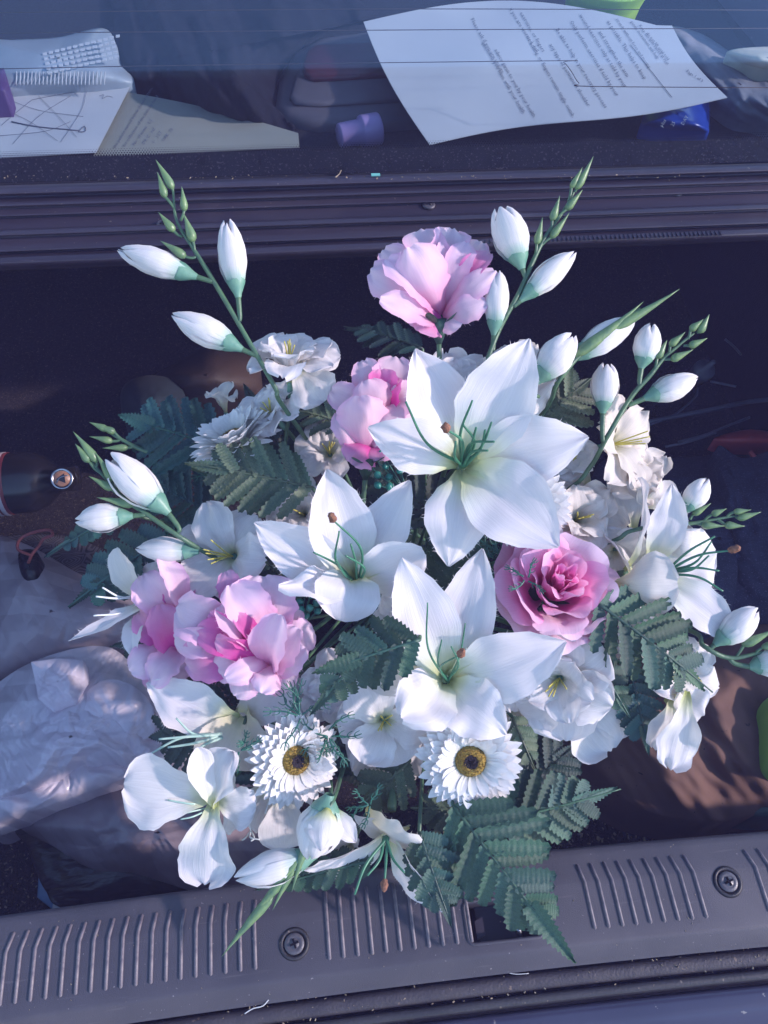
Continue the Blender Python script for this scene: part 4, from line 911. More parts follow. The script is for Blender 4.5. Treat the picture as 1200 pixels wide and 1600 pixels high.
lily('white lily hanging face down at the bottom, green stamens over the ribbed sill', (612, 1272), .575, [
  (688, 1418, 84, -.018, dict(base=(612, 1290), cup=.1)), (660, 1326, 96, -.012, dict(base=(570, 1268), mat='lily_cream', shape='strap', cup=-.3, ruffle=.05)),
  (478, 1352, 92, -.004, dict(base=(612, 1288), ruffle=.04)), (560, 1275, 50, .0, dict(base=(640, 1290), mat='lily_cream', roll=.3))],
  [(554, 1398, .545), (574, 1368, .55), (601, 1378, .55), (632, 1364, .55)], brown=(2,), seed=6, deep=.012, base_off=P(604, 1308, .57), face=(-.05, -.75, .65), srt=.0013)
lily('faded greyish-white lily at the far left drooping behind the pink roses', (238, 925), .598, [
  (184, 862, 66, .004, dict(base=(238, 935), shape='blunt', mat='lily_cream')), (133, 1008, 40, -.012, dict(base=(238, 948), curl=-.2, roll=.5, lift=.4)),
  (212, 1024, 36, -.004, dict(base=(232, 960), roll=-.5, lift=.45)), (250, 880, 60, .015, dict(base=(238, 930)))],
  [(150, 932, .582), (146, 962, .582), (160, 918, .585)], seed=7, smat='stamen_white', deep=.02, face=(-.6, -.1, .8))

# ------------------------------------------------------------------ roses
def rose_petal(c, ax, a, b, phi, R, r0, rt, h0, ht, wrap, seed, curl=.2, nu=12, nv=12):
    R_ = random.Random(seed); V, U = [], []
    tilt = R_.uniform(-.12, .12); rs = seed*3.77
    for i in range(nu+1):
        u = i/nu
        for j in range(nv+1):
            v = j/nv*2-1
            uu = u*(1-.15*abs(v)**3.6)
            wv = wrap*(.30+.70*math.sin(min(uu*1.25, 1)*math.pi/2))
            if u > .8: wv *= 1-.14*((u-.8)/.2)**2
            th = phi+v*wv+tilt*uu
            rho = r0+(rt-r0)*(uu**.75)
            h = h0+(ht-h0)*(uu**1.15)
            # rolled back rim
            k = max(0, (uu-.72)/.28)
            rho += curl*.09*k*k; h -= curl*.07*k*k
            # side edges lift away a little, pinch at the tip
            rho += .06*abs(v)**3*uu + .09*noise.noise(Vector((u*2.5+rs, v*1.8, rs)))*uu*1.6
            h += .10*noise.noise(Vector((v*1.5+rs, u*1.5, 7)))*uu*1.3+.018*noise.noise(Vector((v*7+rs, u*2, 3)))*uu
            h += .03*math.exp(-(v/.2)**2)*k
            V.append((c+ax*(h*R)+(a*math.cos(th)+b*math.sin(th))*(rho*R)).copy()); U.append((u, v*.5+.5))
    Fc = []
    for i in range(nu):
        for j in range(nv):
            q = i*(nv+1)+j; Fc.append((q, q+1, q+nv+2, q+nv+1))
    return V, Fc, U
def rose(label, px, py, d, size, face, seed, openness=1.0, mat='rose', calyx=True, rings=None, drop=.35):
    R = S(size, d)*.5
    ax = D(*face); ref = D(0, 1, 0) if abs(face[1]) < .9 else D(1, 0, 0)
    a = (ref-ax*ax.dot(ref)).normalized(); b = ax.cross(a)
    c = P(px, py, d)-ax*R*drop
    t = thing('rose', label, 'rose', c, 'pink artificial roses')
    R_ = random.Random(seed)
    # petals: count, r base, r tip, h base, h tip, wrap, curl
    rings = rings or [(2, .02, .08, -.1, .62, 2.0, .2), (3, .04, .20, -.2, .68, 1.3, .5), (3, .07, .38, -.25, .70, 1.15, .9), (4, .10, .60, -.32, .62, .95, 1.1),
                      (4, .12, .84, -.36, .42, .85, 1.2), (5, .14, 1.0, -.40, .12, .72, 1.0)]
    k = 0
    for ri, (n, r0, rt, h0, ht, wr, cu) in enumerate(rings):
        ph0 = R_.uniform(0, 6.28)
        for i in range(n):
            ph = ph0+2*math.pi*i/n+R_.uniform(-.2, .2)
            s = R_.uniform(.82, 1.12)
            g = rose_petal(c, ax, a, b, ph, R, r0, rt*s*openness, h0, ht*R_.uniform(.8, 1.15)+R_.uniform(-.07, .07), wr*R_.uniform(.85, 1.1), seed*50+k, cu*R_.uniform(.5, 1.2))
            mm = 'rose_deep' if ri < 2 else ('rose' if ri < 4 else ('rose' if R_.random() < .4 else 'rose_pale'))
            o = mk('petal', g, M[mm], t); k += 1
            if ri >= 3: mk('frayed_thread', fringe(g, 12, 12, seed*50+k, .003, 14), M[mm], o, kind='stuff')
    if calyx:
        cb = c-ax*R*.30
        mk('calyx', lathe(cb, ax, [(.002, -R*.22), (R*.12, -R*.1), (R*.16, 0), (R*.15, R*.12)], 12), M['fern'], t)
        for i in range(5):
            th = i*1.2566+.3; r = a*math.cos(th)+b*math.sin(th)
            mk('sepal', petal(cb+r*R*.1, cb+r*R*.42+ax*R*.18, R*.26, -r, sag=-.1, cup=.2, shape='lily', nu=8, nv=4), M['fern'], t)
        stem_to_base(cb-ax*R*.15, -ax, t, r=.0019, seed=seed)
    return t
rose('pink rose at the right, under the largest lily and beside the ridged fern', 872, 914, .57, 192, (.10, .46, .88), 15, drop=.2, mat='rose_pale',
     rings=[(2, .02, .08, -.1, .62, 2.0, .2), (3, .04, .18, -.2, .68, 1.3, .5), (4, .07, .34, -.25, .70, 1.1, .9), (5, .10, .54, -.32, .62, .95, 1.1), (5, .12, .74, -.36, .48, .85, 1.2), (6, .13, .92, -.38, .26, .75, 1.1), (5, .14, 1.02, -.42, .0, .75, .9)])
def rose_by_petal(label, calyx, d, plist, seed, axis, stem=True):
    "a loose cloth rose, petal by petal: base px, tip px, width, depth step, options"
    root = P(calyx[0], calyx[1], d+(.034 if axis[2] > .55 else .006))
    t = thing('rose', label, 'rose', root, 'pink artificial roses'); f0 = Vector((0, 0, 0))-FW
    for i, (bx, by, tx, ty, w, dz, op) in enumerate(plist):
        B = P(bx, by, d+.014+dz*.3); T = P(tx, ty, d+dz); s_ = (T-B).normalized(); n = (f0-s_*f0.dot(s_)).normalized()
        kw = dict(cup=.28, ruffle=.045, shape='rosep', sag=.16, seed=seed*20+i, nu=18, nv=14, freq=1.6, jag=.10, curl=.10); kw.update(op)
        kw['ruffle'] = .065; kw['jag'] = .2; mm = kw.pop('mat', 'rose_pale')
        g = petal(B, T, S(w, d), n, **kw)
        o = mk('petal', g, M[mm], t)
        mk('frayed_thread', fringe(g, 18, 14, seed*50+i, .0028, 16), M[mm], o, kind='stuff')
    ax = D(*axis)
    if stem:
        mk('calyx', lathe(root, ax, [(.002, -.014), (.0045, -.008), (.0065, -.001), (.006, .004)], 12), M['fern'], t)
        for i in range(4):
            a_ = ax.orthogonal().normalized(); th = i*1.57; r = a_*math.cos(th)+ax.cross(a_)*math.sin(th)
            mk('sepal', petal(root+r*.004, root+r*.016+ax*.010, .009, -r, sag=-.1, cup=.2, shape='lily', nu=8, nv=4), M['fern'], t)
    stem_to_base(root-ax*.012, -ax, t, r=.0019, seed=seed)
    return t
DP_ = dict(mat='rose'); V_ = dict(cup=-.35, curl=.05); VD = dict(cup=-.3, mat='rose', curl=.05)
rose_by_petal('topmost pink rose standing clear of the bouquet against the dark boot opening', (686, 506), .585, [
  (688, 470, 710, 348, 62, .016, {}), (678, 470, 655, 350, 70, .014, {}), (695, 475, 756, 370, 48, .010, {}), (672, 475, 596, 384, 56, .008, {}),
  (676, 450, 672, 376, 34, .006, dict(mat='rose_deep')), (690, 485, 700, 372, 42, .002, dict(roll=.2)), (692, 485, 730, 372, 46, .0, dict(roll=-.15)), (697, 480, 764, 386, 40, -.002, dict(mat='rose', roll=-.3)),
  (686, 492, 578, 418, 74, -.004, V_), (688, 494, 606, 396, 60, -.008, dict(roll=.4, mat='rose_pale')), (689, 492, 640, 386, 88, -.014, dict(cup=-.45, curl=.02)),
  (684, 480, 650, 514, 72, -.004, VD), (684, 506, 594, 472, 48, -.014, dict(curl=-.1, roll=.3)), (692, 494, 774, 416, 46, -.012, dict(cup=-.3, roll=-.3)), (690, 502, 760, 470, 44, -.014, dict(cup=-.3)), (688, 500, 720, 508, 40, -.006, V_)],
  11, (-.02, .9, .35))
rose_by_petal('small pink rose with a tight magenta heart, left of the largest lily', (572, 722), .592, [
  (602, 650, 620, 552, 62, .012, {}), (590, 650, 566, 558, 50, .010, {}), (590, 655, 514, 608, 50, .006, {}), (602, 655, 596, 574, 50, .0, dict(mat='rose_deep', cup=.5)), (606, 650, 618, 588, 34, -.004, dict(mat='rose_deep', roll=-.5)),
  (604, 660, 656, 598, 52, -.004, dict(roll=-.3)), (592, 662, 574, 592, 66, -.008, dict(cup=-.3, mat='rose_pale')), (566, 712, 532, 640, 50, .0, dict(roll=.4, cup=-.3)), (578, 705, 646, 640, 66, -.006, dict(cup=-.35, mat='rose_pale')),
  (572, 704, 562, 618, 84, -.012, dict(cup=-.5, curl=.03)), (580, 690, 548, 724, 60, -.004, VD), (590, 690, 592, 720, 56, .0, VD)],
  12, (.05, .85, .5))
rose_by_petal('biggest pink rose, lower left, wide open with a deep magenta centre', (410, 1020), .56, [
  (385, 970, 350, 890, 42, .014, DP_), (420, 1000, 408, 896, 112, .010, {}), (445, 990, 468, 950, 34, .012, {}), (425, 1010, 492, 984, 60, .008, {}),
  (385, 985, 268, 950, 78, .008, {}), (380, 1000, 266, 1002, 50, .004, {}), (400, 1010, 282, 1034, 76, .004, dict(mat='rose')), (428, 1040, 455, 1076, 56, .006, {}),
  (420, 1020, 366, 1090, 54, .004, V_), (432, 995, 360, 908, 70, .0, dict(roll=.3)), (415, 1015, 330, 1050, 54, -.002, dict(roll=.2)),
  (402, 1000, 304, 986, 56, -.004, dict(mat='rose_deep')), (404, 1002, 322, 962, 40, -.005, dict(mat='rose_deep', roll=-.3)), (412, 1012, 344, 944, 50, -.006, dict(roll=.6)), (416, 1018, 334, 1004, 44, -.010, dict(mat='rose_deep', roll=-.4)), (410, 1008, 352, 984, 34, -.009, dict(mat='rose_deep', roll=.5)), (420, 1030, 352, 1062, 40, -.012, dict(cup=-.2)),
  (412, 1008, 372, 958, 34, -.008, dict(mat='rose_deep', roll=.7)), (422, 1040, 430, 960, 66, -.016, dict(cup=.4, roll=-.5)), (425, 1044, 462, 980, 58, -.010, dict(roll=-.4)), (420, 1050, 474, 1010, 54, -.006, dict(cup=-.2, roll=-.3)), (430, 1040, 408, 1082, 48, -.012, V_)],
  13, (-.3, 0, .95))
rose_by_petal('pink rose at the left edge, half hidden behind the biggest rose', (290, 1000), .592, [
  (300, 985, 232, 985, 80, .012, DP_), (275, 965, 220, 896, 62, .0, {}), (290, 950, 258, 868, 44, -.008, dict(roll=.8, cup=.6)), (262, 950, 236, 890, 26, .006, DP_), (285, 960, 282, 900, 50, .004, DP_),
  (275, 1010, 212, 956, 48, .006, dict(mat='rose')), (280, 1020, 250, 944, 56, -.004, dict(mat='rose', roll=.3)), (270, 1005, 202, 1050, 56, -.004, V_), (285, 1010, 234, 1070, 54, -.010, dict(roll=.3)), (262, 1035, 226, 1074, 28, .0, DP_), (304, 1020, 272, 1066, 30, .004, {})],
  14, (-.8, 0, .6))

# ------------------------------------------------------------------ open freesia flowers with ruffled petals
def frill(label, px, py, d, size, face, seed, n=6, mat='frill', openness=1.0, depth=.5, stam='yellow', wid=.78, st_n=5, ruffle=.11, group='open white freesia blooms', roll0=None, st_len=.34, skip=()):
    R = S(size, d)*.5
    ax = D(*face); ref = D(0, 1, 0) if abs(face[1]) < .9 else D(1, 0, 0)
    a = (ref-ax*ax.dot(ref)).normalized(); b = ax.cross(a)
    c = P(px, py, d)
    t = thing('freesia_bloom', label, 'flower', c-ax*R*depth, group)
    R_ = random.Random(seed); ph0 = R_.uniform(0, 6.28) if roll0 is None else roll0
    B0 = c-ax*R*depth
    for i in range(n):
        if i in skip: continue
        inner = i % 2 == 0
        th = ph0+2*math.pi*i/n+R_.uniform(-.12, .12); r = a*math.cos(th)+b*math.sin(th)
        s = R_.uniform(.9, 1.08)*(1.0 if inner else 1.06)
        B = B0+r*R*.05
        T = c+r*R*openness*s+ax*R*((.12 if inner else -.02)+R_.uniform(-.1, .1))
        mid = c+r*R*.22*openness+ax*R*(.06 if inner else -.06)
        g = petal(B, T, R*2*wid*R_.uniform(.85, 1.08)*.62, (ax*.75-r*.5).normalized(), mid=mid, cup=.18, ruffle=ruffle*R_.uniform(.7, 1.3), shape='round', seed=seed*10+i, nu=18, nv=14,
                  curl=R_.uniform(.0, .12), freq=2.2, jag=.12)
        mk('petal', g, M[mat], t)
    if seed in (21, 23, 28, 30, 33, 34, 81, 82, 83, 84, 85):      # double blooms: a second, ruffled inner ring
        for i in range(5):
            th = ph0+.5+2*math.pi*i/5+R_.uniform(-.25, .25); r = a*math.cos(th)+b*math.sin(th)
            T = c+r*R*openness*R_.uniform(.48, .66)+ax*R*R_.uniform(.22, .40)
            mk('petal', petal(B0+r*R*.04, T, R*R_.uniform(.62, .8), (ax*.7-r*.6).normalized(), mid=c+r*R*.12*openness+ax*R*.02, cup=.22, ruffle=ruffle*1.25, shape='round', seed=seed*10+50+i, nu=16, nv=14, curl=.12, freq=2.4, jag=.14), M[mat], t)
    for i in range(st_n):
        th = R_.uniform(0, 6.28); r = a*math.cos(th)+b*math.sin(th)
        e = c+ax*R*(st_len-.1+R_.uniform(-.05, .1))+r*R*R_.uniform(.08, .26)
        o = mk('stamen', tube([B0+ax*R*.1, c-ax*R*.1+r*R*.05, e], .0006, .0005, sides=5, n=5), M[stam], t)
    mk('calyx', lathe(B0, ax, [(.0016, -R*.42), (.0024, -R*.28), (R*.06, -R*.04), (R*.075, R*.06)], 12), M['calyx'], t)
    stem_to_base(B0-ax*R*.38, -ax, t, seed=seed)
    return t
frill('ruffled white bloom at the upper left on a green calyx, under the leaning bud spray', 452, 552, .60, 142, (.05, .80, .6), 21, depth=.75, openness=.95, ruffle=.1)
frill('small cream bloom with narrow upright petals, upper left behind the fern', 346, 612, .645, 92, (-.1, .85, .45), 22, n=4, mat='frill_cream', depth=.8, openness=.55, wid=.55, st_n=0)
frill('white bloom with curled petals tucked behind the upper left daisy', 418, 640, .618, 112, (-.45, .5, .75), 23, depth=.55, ruffle=.1)
frill('pale lilac-white bloom left of and below the small pink rose', 512, 702, .63, 108, (-.1, .3, .93), 24)
frill('blue-white bloom with long yellow stamens left of the middle lily', 350, 866, .597, 162, (-.25, .15, .93), 25, st_len=.6, ruffle=.08, roll0=.4)
frill('flat open white bloom with a yellow-green eye between the two front daisies', 600, 1128, .59, 150, (-.02, .05, 1), 26, depth=.3, wid=.92, ruffle=.05)
frill('white bloom half hidden under the flat open one, above the glossy leaf', 602, 1180, .612, 116, (0, -.2, .95), 27, depth=.3, wid=.95, st_n=0)
frill('large white bloom with rounded satiny petals, right of the low middle lily', 872, 1066, .578, 172, (-.3, -.12, .93), 28, depth=.35, wid=1.0, ruffle=.05, roll0=.2)
frill('cream bloom facing right with pale stamens, below the bud spray on the right', 978, 690, .605, 150, (.62, .12, .72), 29, mat='frill_cream', ruffle=.09, st_len=.55)
frill('cream bloom above the right-hand pink rose, a yellow speck in its throat', 908, 806, .603, 138, (.15, .30, .9), 30, mat='frill_cream', ruffle=.1)
frill('grey-white trumpet bloom partly behind the right petal of the largest lily', 893, 716, .615, 96, (-.3, .4, .8), 31, depth=.8, openness=.8)
frill('white bloom at the right edge above the brown cloth, its petals curling', 1078, 1052, .60, 124, (.35, .15, .88), 32, ruffle=.1, n=5)
frill('cream bloom with wavy petals standing behind the top of the largest lily', 806, 572, .60, 142, (-.05, .75, .6), 33, mat='frill_cream', depth=.7, openness=.85, ruffle=.1, st_n=0)
frill('white bloom in shade behind the upper left petal of the largest lily', 712, 592, .612, 120, (0, .6, .75), 34, depth=.6, st_n=0)
frill('white bloom hanging under the side-on lily at the right', 962, 868, .61, 104, (-.2, -.35, .85), 35, depth=.5, st_n=0)
frill('large bluish-white bloom at the lower left, its broad petals spread sideways', 318, 1228, .568, 128, (-.45, -.2, .82), 36, n=4, wid=.9, roll0=.9, ruffle=.09, st_n=3, stam='stamen_pale', depth=.4) if False else None

frill('white ruffled bloom filling the gap between the middle lily and the small rose', 470, 800, .625, 120, (-.2, .2, .95), 81, st_n=2)
frill('white ruffled bloom in the shade under the right petal of the middle lily', 640, 960, .625, 110, (.1, .1, .95), 82, st_n=0)
frill('cream ruffled bloom low between the cream bloom and the jeans', 1000, 740, .622, 118, (.4, .3, .8), 83, mat='frill_cream', st_n=3)
frill('pale bloom in the shade right of the side-on lily', 985, 985, .622, 110, (.3, -.2, .9), 84, st_n=0)
frill('white ruffled bloom behind the left front daisy', 520, 1075, .61, 112, (0, .1, .95), 85, st_n=0)
frill('small white bloom between the hanging lily and the opened bud', 545, 1330, .585, 74, (-.3, -.4, .8), 86, st_n=0)
frill('white bloom behind the right edge of the front daisy', 800, 1112, .62, 100, (.2, .1, .95), 87, st_n=0)
def loose(label, c, d, plist, mat='frill', seed=0, face=(0, 0, 1), sts=(), smat='stamen_white', cal=True, srt=.0007):
    "a bloom whose petals are placed one by one"
    ctr = P(*c, d+.012); f = D(*face)
    t = thing('freesia_bloom', label, 'flower', ctr, 'open white freesia blooms')
    for i, (bx, by, tx, ty, w, db, dt, op) in enumerate(plist):
        B = P(bx, by, d+db); T = P(tx, ty, d+dt); s = (T-B).normalized(); n = (f-s*f.dot(s)).normalized()
        kw = dict(cup=.2, ruffle=.07, shape='round', sag=.1, seed=seed*10+i, nu=20, nv=14, freq=2, jag=.1); kw.update(op)
        mm = kw.pop('mat', mat)
        mk('petal', petal(B, T, S(w, d), n, **kw), M[mm], t)
    for i, (bx, by, tx, ty) in enumerate(sts):
        B = P(bx, by, d); T = P(tx, ty, d-.012); 
        mk('stamen', tube([B, (B+T)*.5-FW*.004+RT*.003*((i % 3)-1), T], srt, srt*.8, sides=5), M[smat], t)
    if cal: mk('calyx', lathe(ctr, f, [(.0018, -.014), (.0035, -.006), (.006, .002)], 12), M['calyx'], t)
    stem_to_base(ctr-f*.012, -f, t, seed=seed)
    return t
loose('large blue-white bloom at the lower left, one broad petal sideways, one hanging down', (330, 1240), .57, [
  (338, 1238, 194, 1226, 118, .0, -.010, dict(ruffle=.045)), (338, 1248, 322, 1382, 96, .0, -.008, dict(ruffle=.09)),
  (336, 1262, 308, 1168, 46, -.006, -.018, dict(roll=.9)), (330, 1265, 362, 1172, 72, -.002, -.010, dict(roll=-.5, ruffle=.12)),
  (340, 1250, 400, 1262, 70, .006, .0, dict(ruffle=.08))], seed=41, face=(-.2, 0, 1), sts=[(325, 1262, 270, 1272), (325, 1265, 282, 1280), (325, 1255, 262, 1250)], smat='stamen_pale')
loose('grey-blue shaded bloom under the left front daisy with three-armed white stamens hanging down', (420, 1215), .60, [
  (432, 1210, 342, 1296, 44, .0, -.012, dict(roll=.7, curl=.1)), (430, 1225, 404, 1300, 84, .006, .004, {}), (445, 1230, 446, 1326, 84, .004, -.002, dict(ruffle=.04))],
  seed=42, sts=[(398, 1235, 392, 1300), (392, 1298, 378, 1313), (392, 1298, 392, 1314), (392, 1298, 406, 1312), (424, 1240, 414, 1272)])
loose('white drooping petals at the right edge, over the ridged fern and the brown cloth', (1062, 1085), .592, [
  (1072, 1080, 1046, 1200, 66, .0, -.010, dict(ruffle=.14)), (1050, 1090, 1022, 1170, 52, .006, .0, dict(ruffle=.1)), (1040, 1090, 1098, 1118, 80, .01, .004, {}), (1050, 1062, 1062, 1002, 56, .004, 0, {})], seed=43)
loose('pale blue-grey petals spread below the satiny white bloom, in front of the brown cloth', (880, 1080), .612, [
  (880, 1078, 1000, 1122, 92, .004, -.004, dict(ruffle=.05)), (885, 1085, 955, 1172, 104, .0, -.006, dict(ruffle=.06)), (862, 1085, 858, 1148, 66, .008, -.002, {})], seed=44)
loose('blue-grey pointed petals in the shade between the biggest rose and the left front daisy', (430, 1105), .615, [
  (430, 1125, 476, 1060, 62, .0, .0, dict(shape='lily')), (420, 1120, 398, 1080, 74, .004, .0, {}), (445, 1120, 470, 1100, 60, .006, 0, {})], seed=49, cal=False)
loose('white drooping petals under the ruffled bloom at the upper left', (462, 575), .612, [
  (455, 560, 532, 556, 52, .004, .0, dict(ruffle=.08)), (462, 572, 506, 628, 76, .004, -.006, dict(ruffle=.07))], seed=45)
loose('pale blue petals behind the green stamens of the side-on lily', (1010, 920), .618, [
  (960, 880, 935, 962, 70, .0, .0, {}), (1000, 790, 1058, 772, 54, .0, .0, {}), (990, 830, 968, 745, 60, .004, .0, {}), (920, 760, 880, 720, 60, 0, 0, {})], seed=46, cal=False)
loose('white petals above the front right daisy beside the low lily', (775, 1110), .60, [
  (800, 1050, 800, 1112, 84, .0, -.004, dict(ruffle=.08)), (690, 1100, 648, 1150, 70, .008, .006, {})], seed=47, cal=False)

# ------------------------------------------------------------------ daisies
DP = {}
def daisy_petal_mesh(k):
    if k in DP: return DP[k]
    R_ = random.Random(k)
    g = petal(Vector((0.0, 0, 0)), Vector((1, 0, R_.uniform(-.03, .06))), .26, Vector((0, 0, 1)), sag=R_.uniform(.01, .06), cup=.22, groove=.03, shape='strap', nu=7, nv=4, seed=k, ruffle=.02)
    V = [v.copy() for v in g[0]]
    for i, v in enumerate(V):
        u = g[2][i][0]
        if u > .8: v.y *= .75+.25*(1-(u-.8)/.2)
    me = mesh(V, g[1], g[2], name='petal'); me.materials.append(M['daisy']); DP[k] = me
    return me
def daisy(label, px, py, d, size, face, seed, flop=(), lift=(0.02, .16, .30, .48)):
    R = S(size, d)*.5; ax = D(*face); ref = D(0, 1, 0)
    a = (ref-ax*ax.dot(ref)).normalized(); b = ax.cross(a); c = P(px, py, d)
    t = thing('daisy', label, 'daisy', c, 'white artificial daisies')
    R_ = random.Random(seed)
    for layer, (cnt, sc, li) in enumerate(((34, 1.0, lift[0]), (34, .94, lift[1]), (32, .85, lift[2]), (28, .70, lift[3]))):
        off = R_.random()
        for i in range(cnt):
            th = 2*math.pi*(i+off)/cnt+R_.uniform(-.05, .05)
            L = li+R_.uniform(-.08, .08); s = sc*R_.uniform(.92, 1.06)
            for (f0, fw, fl) in flop:
                dd = abs((th-f0+math.pi) % (2*math.pi)-math.pi)
                if dd < fw and layer > 1: L += fl*(1-dd/fw)
            r = a*math.cos(th)+b*math.sin(th)
            x = (r*math.cos(L)+ax*math.sin(L)); z = (ax*math.cos(L)-r*math.sin(L)); y = z.cross(x)
            ln_ = (s-.28)
            Mx = Matrix((x*R*ln_, y*R*.74*R_.uniform(.9, 1.15), z*R*.6)).transposed().to_4x4()
            Mx.translation = r*R*.28+ax*R*(-.10+.05*layer)
            o = bpy.data.objects.new('petal', daisy_petal_mesh(R_.randrange(6))); COL.objects.link(o)
            o.parent = t; o.matrix_local = Mx
    pr = []
    V, Fc, U = [], [], []
    nr, ns = 16, 48
    for i in range(nr+1):
        rr = i/nr
        for k in range(ns):
            th = 2*math.pi*k/ns
            h = .20*math.sqrt(max(0, 1-rr*rr*.95))-.10*math.exp(-(rr/.35)**2)
            bump_ = .02*R_.random()
            V.append(c+(a*math.cos(th)+b*math.sin(th))*(R*.305*rr)+ax*R*(h+bump_-.02)); U.append((rr, k/ns))
    for i in range(nr):
        for k in range(ns):
            k2 = (k+1) % ns; Fc.append((i*ns+k, i*ns+k2, (i+1)*ns+k2, (i+1)*ns+k))
    eye = mk('eye', (V, Fc, U), M['eye_yellow'], t)
    tv, tf = [], []
    for k in range(420):
        th = R_.uniform(0, 6.28); rr = R*.30*math.sqrt(R_.uniform(.17, 1)); p = c+(a*math.cos(th)+b*math.sin(th))*rr+ax*R*(.20*math.sqrt(max(0, 1-(rr/(R*.305))**2*.95))-.02)
        q = .0005; n0 = len(tv); e = Vector((R_.uniform(-1, 1), R_.uniform(-1, 1), R_.uniform(-1, 1))).normalized()*q; e2 = e.orthogonal().normalized()*q
        tv += [p+e, p-e, p+e2, p+(ax+e*300).normalized()*.0016]; tf += [(n0, n0+2, n0+3), (n0+2, n0+1, n0+3), (n0+1, n0, n0+3)]
    mk('floret', (tv, tf), M['eye_yellow'], eye, kind='stuff', smooth=False)
    V, Fc = [], []
    nr, ns = 6, 30
    for i in range(nr+1):
        rr = i/nr
        for k in range(ns):
            th = 2*math.pi*k/ns; V.append(c+(a*math.cos(th)+b*math.sin(th))*(R*.125*rr*(1+.22*R_.random()))+ax*R*(.135+.05*R_.random()-.04*rr*0))
    for i in range(nr):
        for k in range(ns):
            k2 = (k+1) % ns; Fc.append((i*ns+k, i*ns+k2, (i+1)*ns+k2, (i+1)*ns+k))
    mk('dark_centre', (V, Fc), M['eye_dark'], eye)
    mk('calyx', lathe(c-ax*R*.3, ax, [(.003, -.008), (R*.25, 0), (R*.3, R*.14)], 14), M['stem'], t)
    stem_to_base(c-ax*R*.35, -ax, t, seed=seed, r=.002)
    return t
daisy('front daisy facing straight out, ochre eye with a dark brown middle, right of centre', 735, 1188, .568, 166, (.0, .06, 1), 51, flop=((-.25, .9, .75),))
daisy('front daisy turned to the right with a mostly dark eye, left of the open bloom', 461, 1187, .578, 156, (.48, .04, .87), 52, flop=((-1.2, 1.1, 1.3),))
daisy('daisy at the upper left lying on its side above the grey serrated fern', 366, 688, .612, 152, (-.34, .76, .55), 53, lift=(.1, .35, .65, .95))
daisy('daisy hidden behind the largest lily, its rim peeping out lower right', 828, 792, .59, 138, (.05, -.05, 1), 54)

# ------------------------------------------------------------------ freesia bud sprays
def leafbud(B, T, w, parent, mat='stem_pale'):
    g = petal  # noqa
    L = (T-B).length; ax = (T-B).normalized()
    pr = [(w*.18, 0), (w*.42, L*.10), (w*.5, L*.24), (w*.40, L*.42), (w*.24, L*.64), (w*.10, L*.86), (0.0001, L)]
    V, Fc, U = lathe(B, ax, pr, 8)
    side = ax.cross(FW).normalized(); V = [v-FW*0.0 + side*(((v-B).dot(ax)/L)**2)*L*.06 for v in V]
    return mk('leaf_bud', (V, Fc, U), M[mat], parent)
def flowerbud(bx, by, tx, ty, w, d, parent, seed, dt=0.0, split=0.0, attach=None, short=False, calc='calyx'):
    B = P(bx, by, d); T = P(tx, ty, d+dt); ax = (T-B).normalized(); L = (T-B).length; R_ = random.Random(seed)
    W_ = S(w*.86, d)*(.94+.12*R_.random()); split = split+R_.uniform(0, .10)
    a = ax.cross(FW).normalized(); b = ax.cross(a)     # b: towards/away viewer
    if b.dot(-FW) < 0: b = -b
    cl = L*.30
    V, Fc, U = [], [], []
    ns = 14
    prof = [(.10, -.03), (.15, .03), (.24, .10), (.31, .16), (.33, .20)]
    for i, (r, h) in enumerate(prof):
        for k in range(ns):
            th = 2*math.pi*k/ns
            hh = h*L + (L*.02*math.sin(th*3+seed) if i == len(prof)-1 else 0)
            V.append(B+ax*hh+(a*math.cos(th)+b*math.sin(th))*W_*r*1.04); U.append((i/4, k/ns))
    for i in range(len(prof)-1):
        for k in range(ns):
            k2 = (k+1) % ns; Fc.append((i*ns+k, i*ns+k2, (i+1)*ns+k2, (i+1)*ns+k))
    cal = mk('bud', (V, Fc, U), M[calc], parent)
    ph0 = R_.uniform(0, 6.28)
    for i in range(5):
        phi = ph0+i*2*math.pi/5+R_.uniform(-.15, .15)
        nu, nv = 14, 8; V, Fc, U = [], [], []
        ln = 1.0 - (.04 if i % 2 else 0) - R_.uniform(0, .05); rs = seed*3+i*1.7
        spl = split*R_.uniform(.4, 1)
        lift = 1.0 + (.04 if i % 2 else -.03)
        for q in range(nu+1):
            u = q/nu
            rad_ = lerp_tab([(0, .10), (.10, .22), (.22, .36), (.42, .49), (.6, .49), (.8, .37), (.92, .22), (1, .05)], u)*W_*lift
            for j in range(nv+1):
                v = j/nv*2-1
                wr = (.92-.9*split*u)*(1-.35*max(0, (u-.7)/.3)**2)
                th = phi+v*wr
                e = rad_+W_*.035*(v if i % 2 else v*.4)+W_*.02*noise.noise(Vector((u*5+rs, v*2, 1)))
                e += W_*spl*.9*u*u
                uu = u*(1-.10*abs(v)**2.5)
                V.append(B+ax*(L*(.04+.96*uu*ln))+(a*math.cos(th)+b*math.sin(th))*e); U.append((u, v*.5+.5))
        for q in range(nu):
            for j in range(nv):
                z = q*(nv+1)+j; Fc.append((z, z+1, z+nv+2, z+nv+1))
        mk('petal', (V, Fc, U), M['bud'], cal)
    if attach:
        A = P(*attach); mid = (A+B)*.5 - ax*L*.10
        mk('stalk', tube([A, mid, B+ax*L*.01], S(3.2, d), S(4.5, d), sides=7, n=5), M['stem'], parent)
    return cal
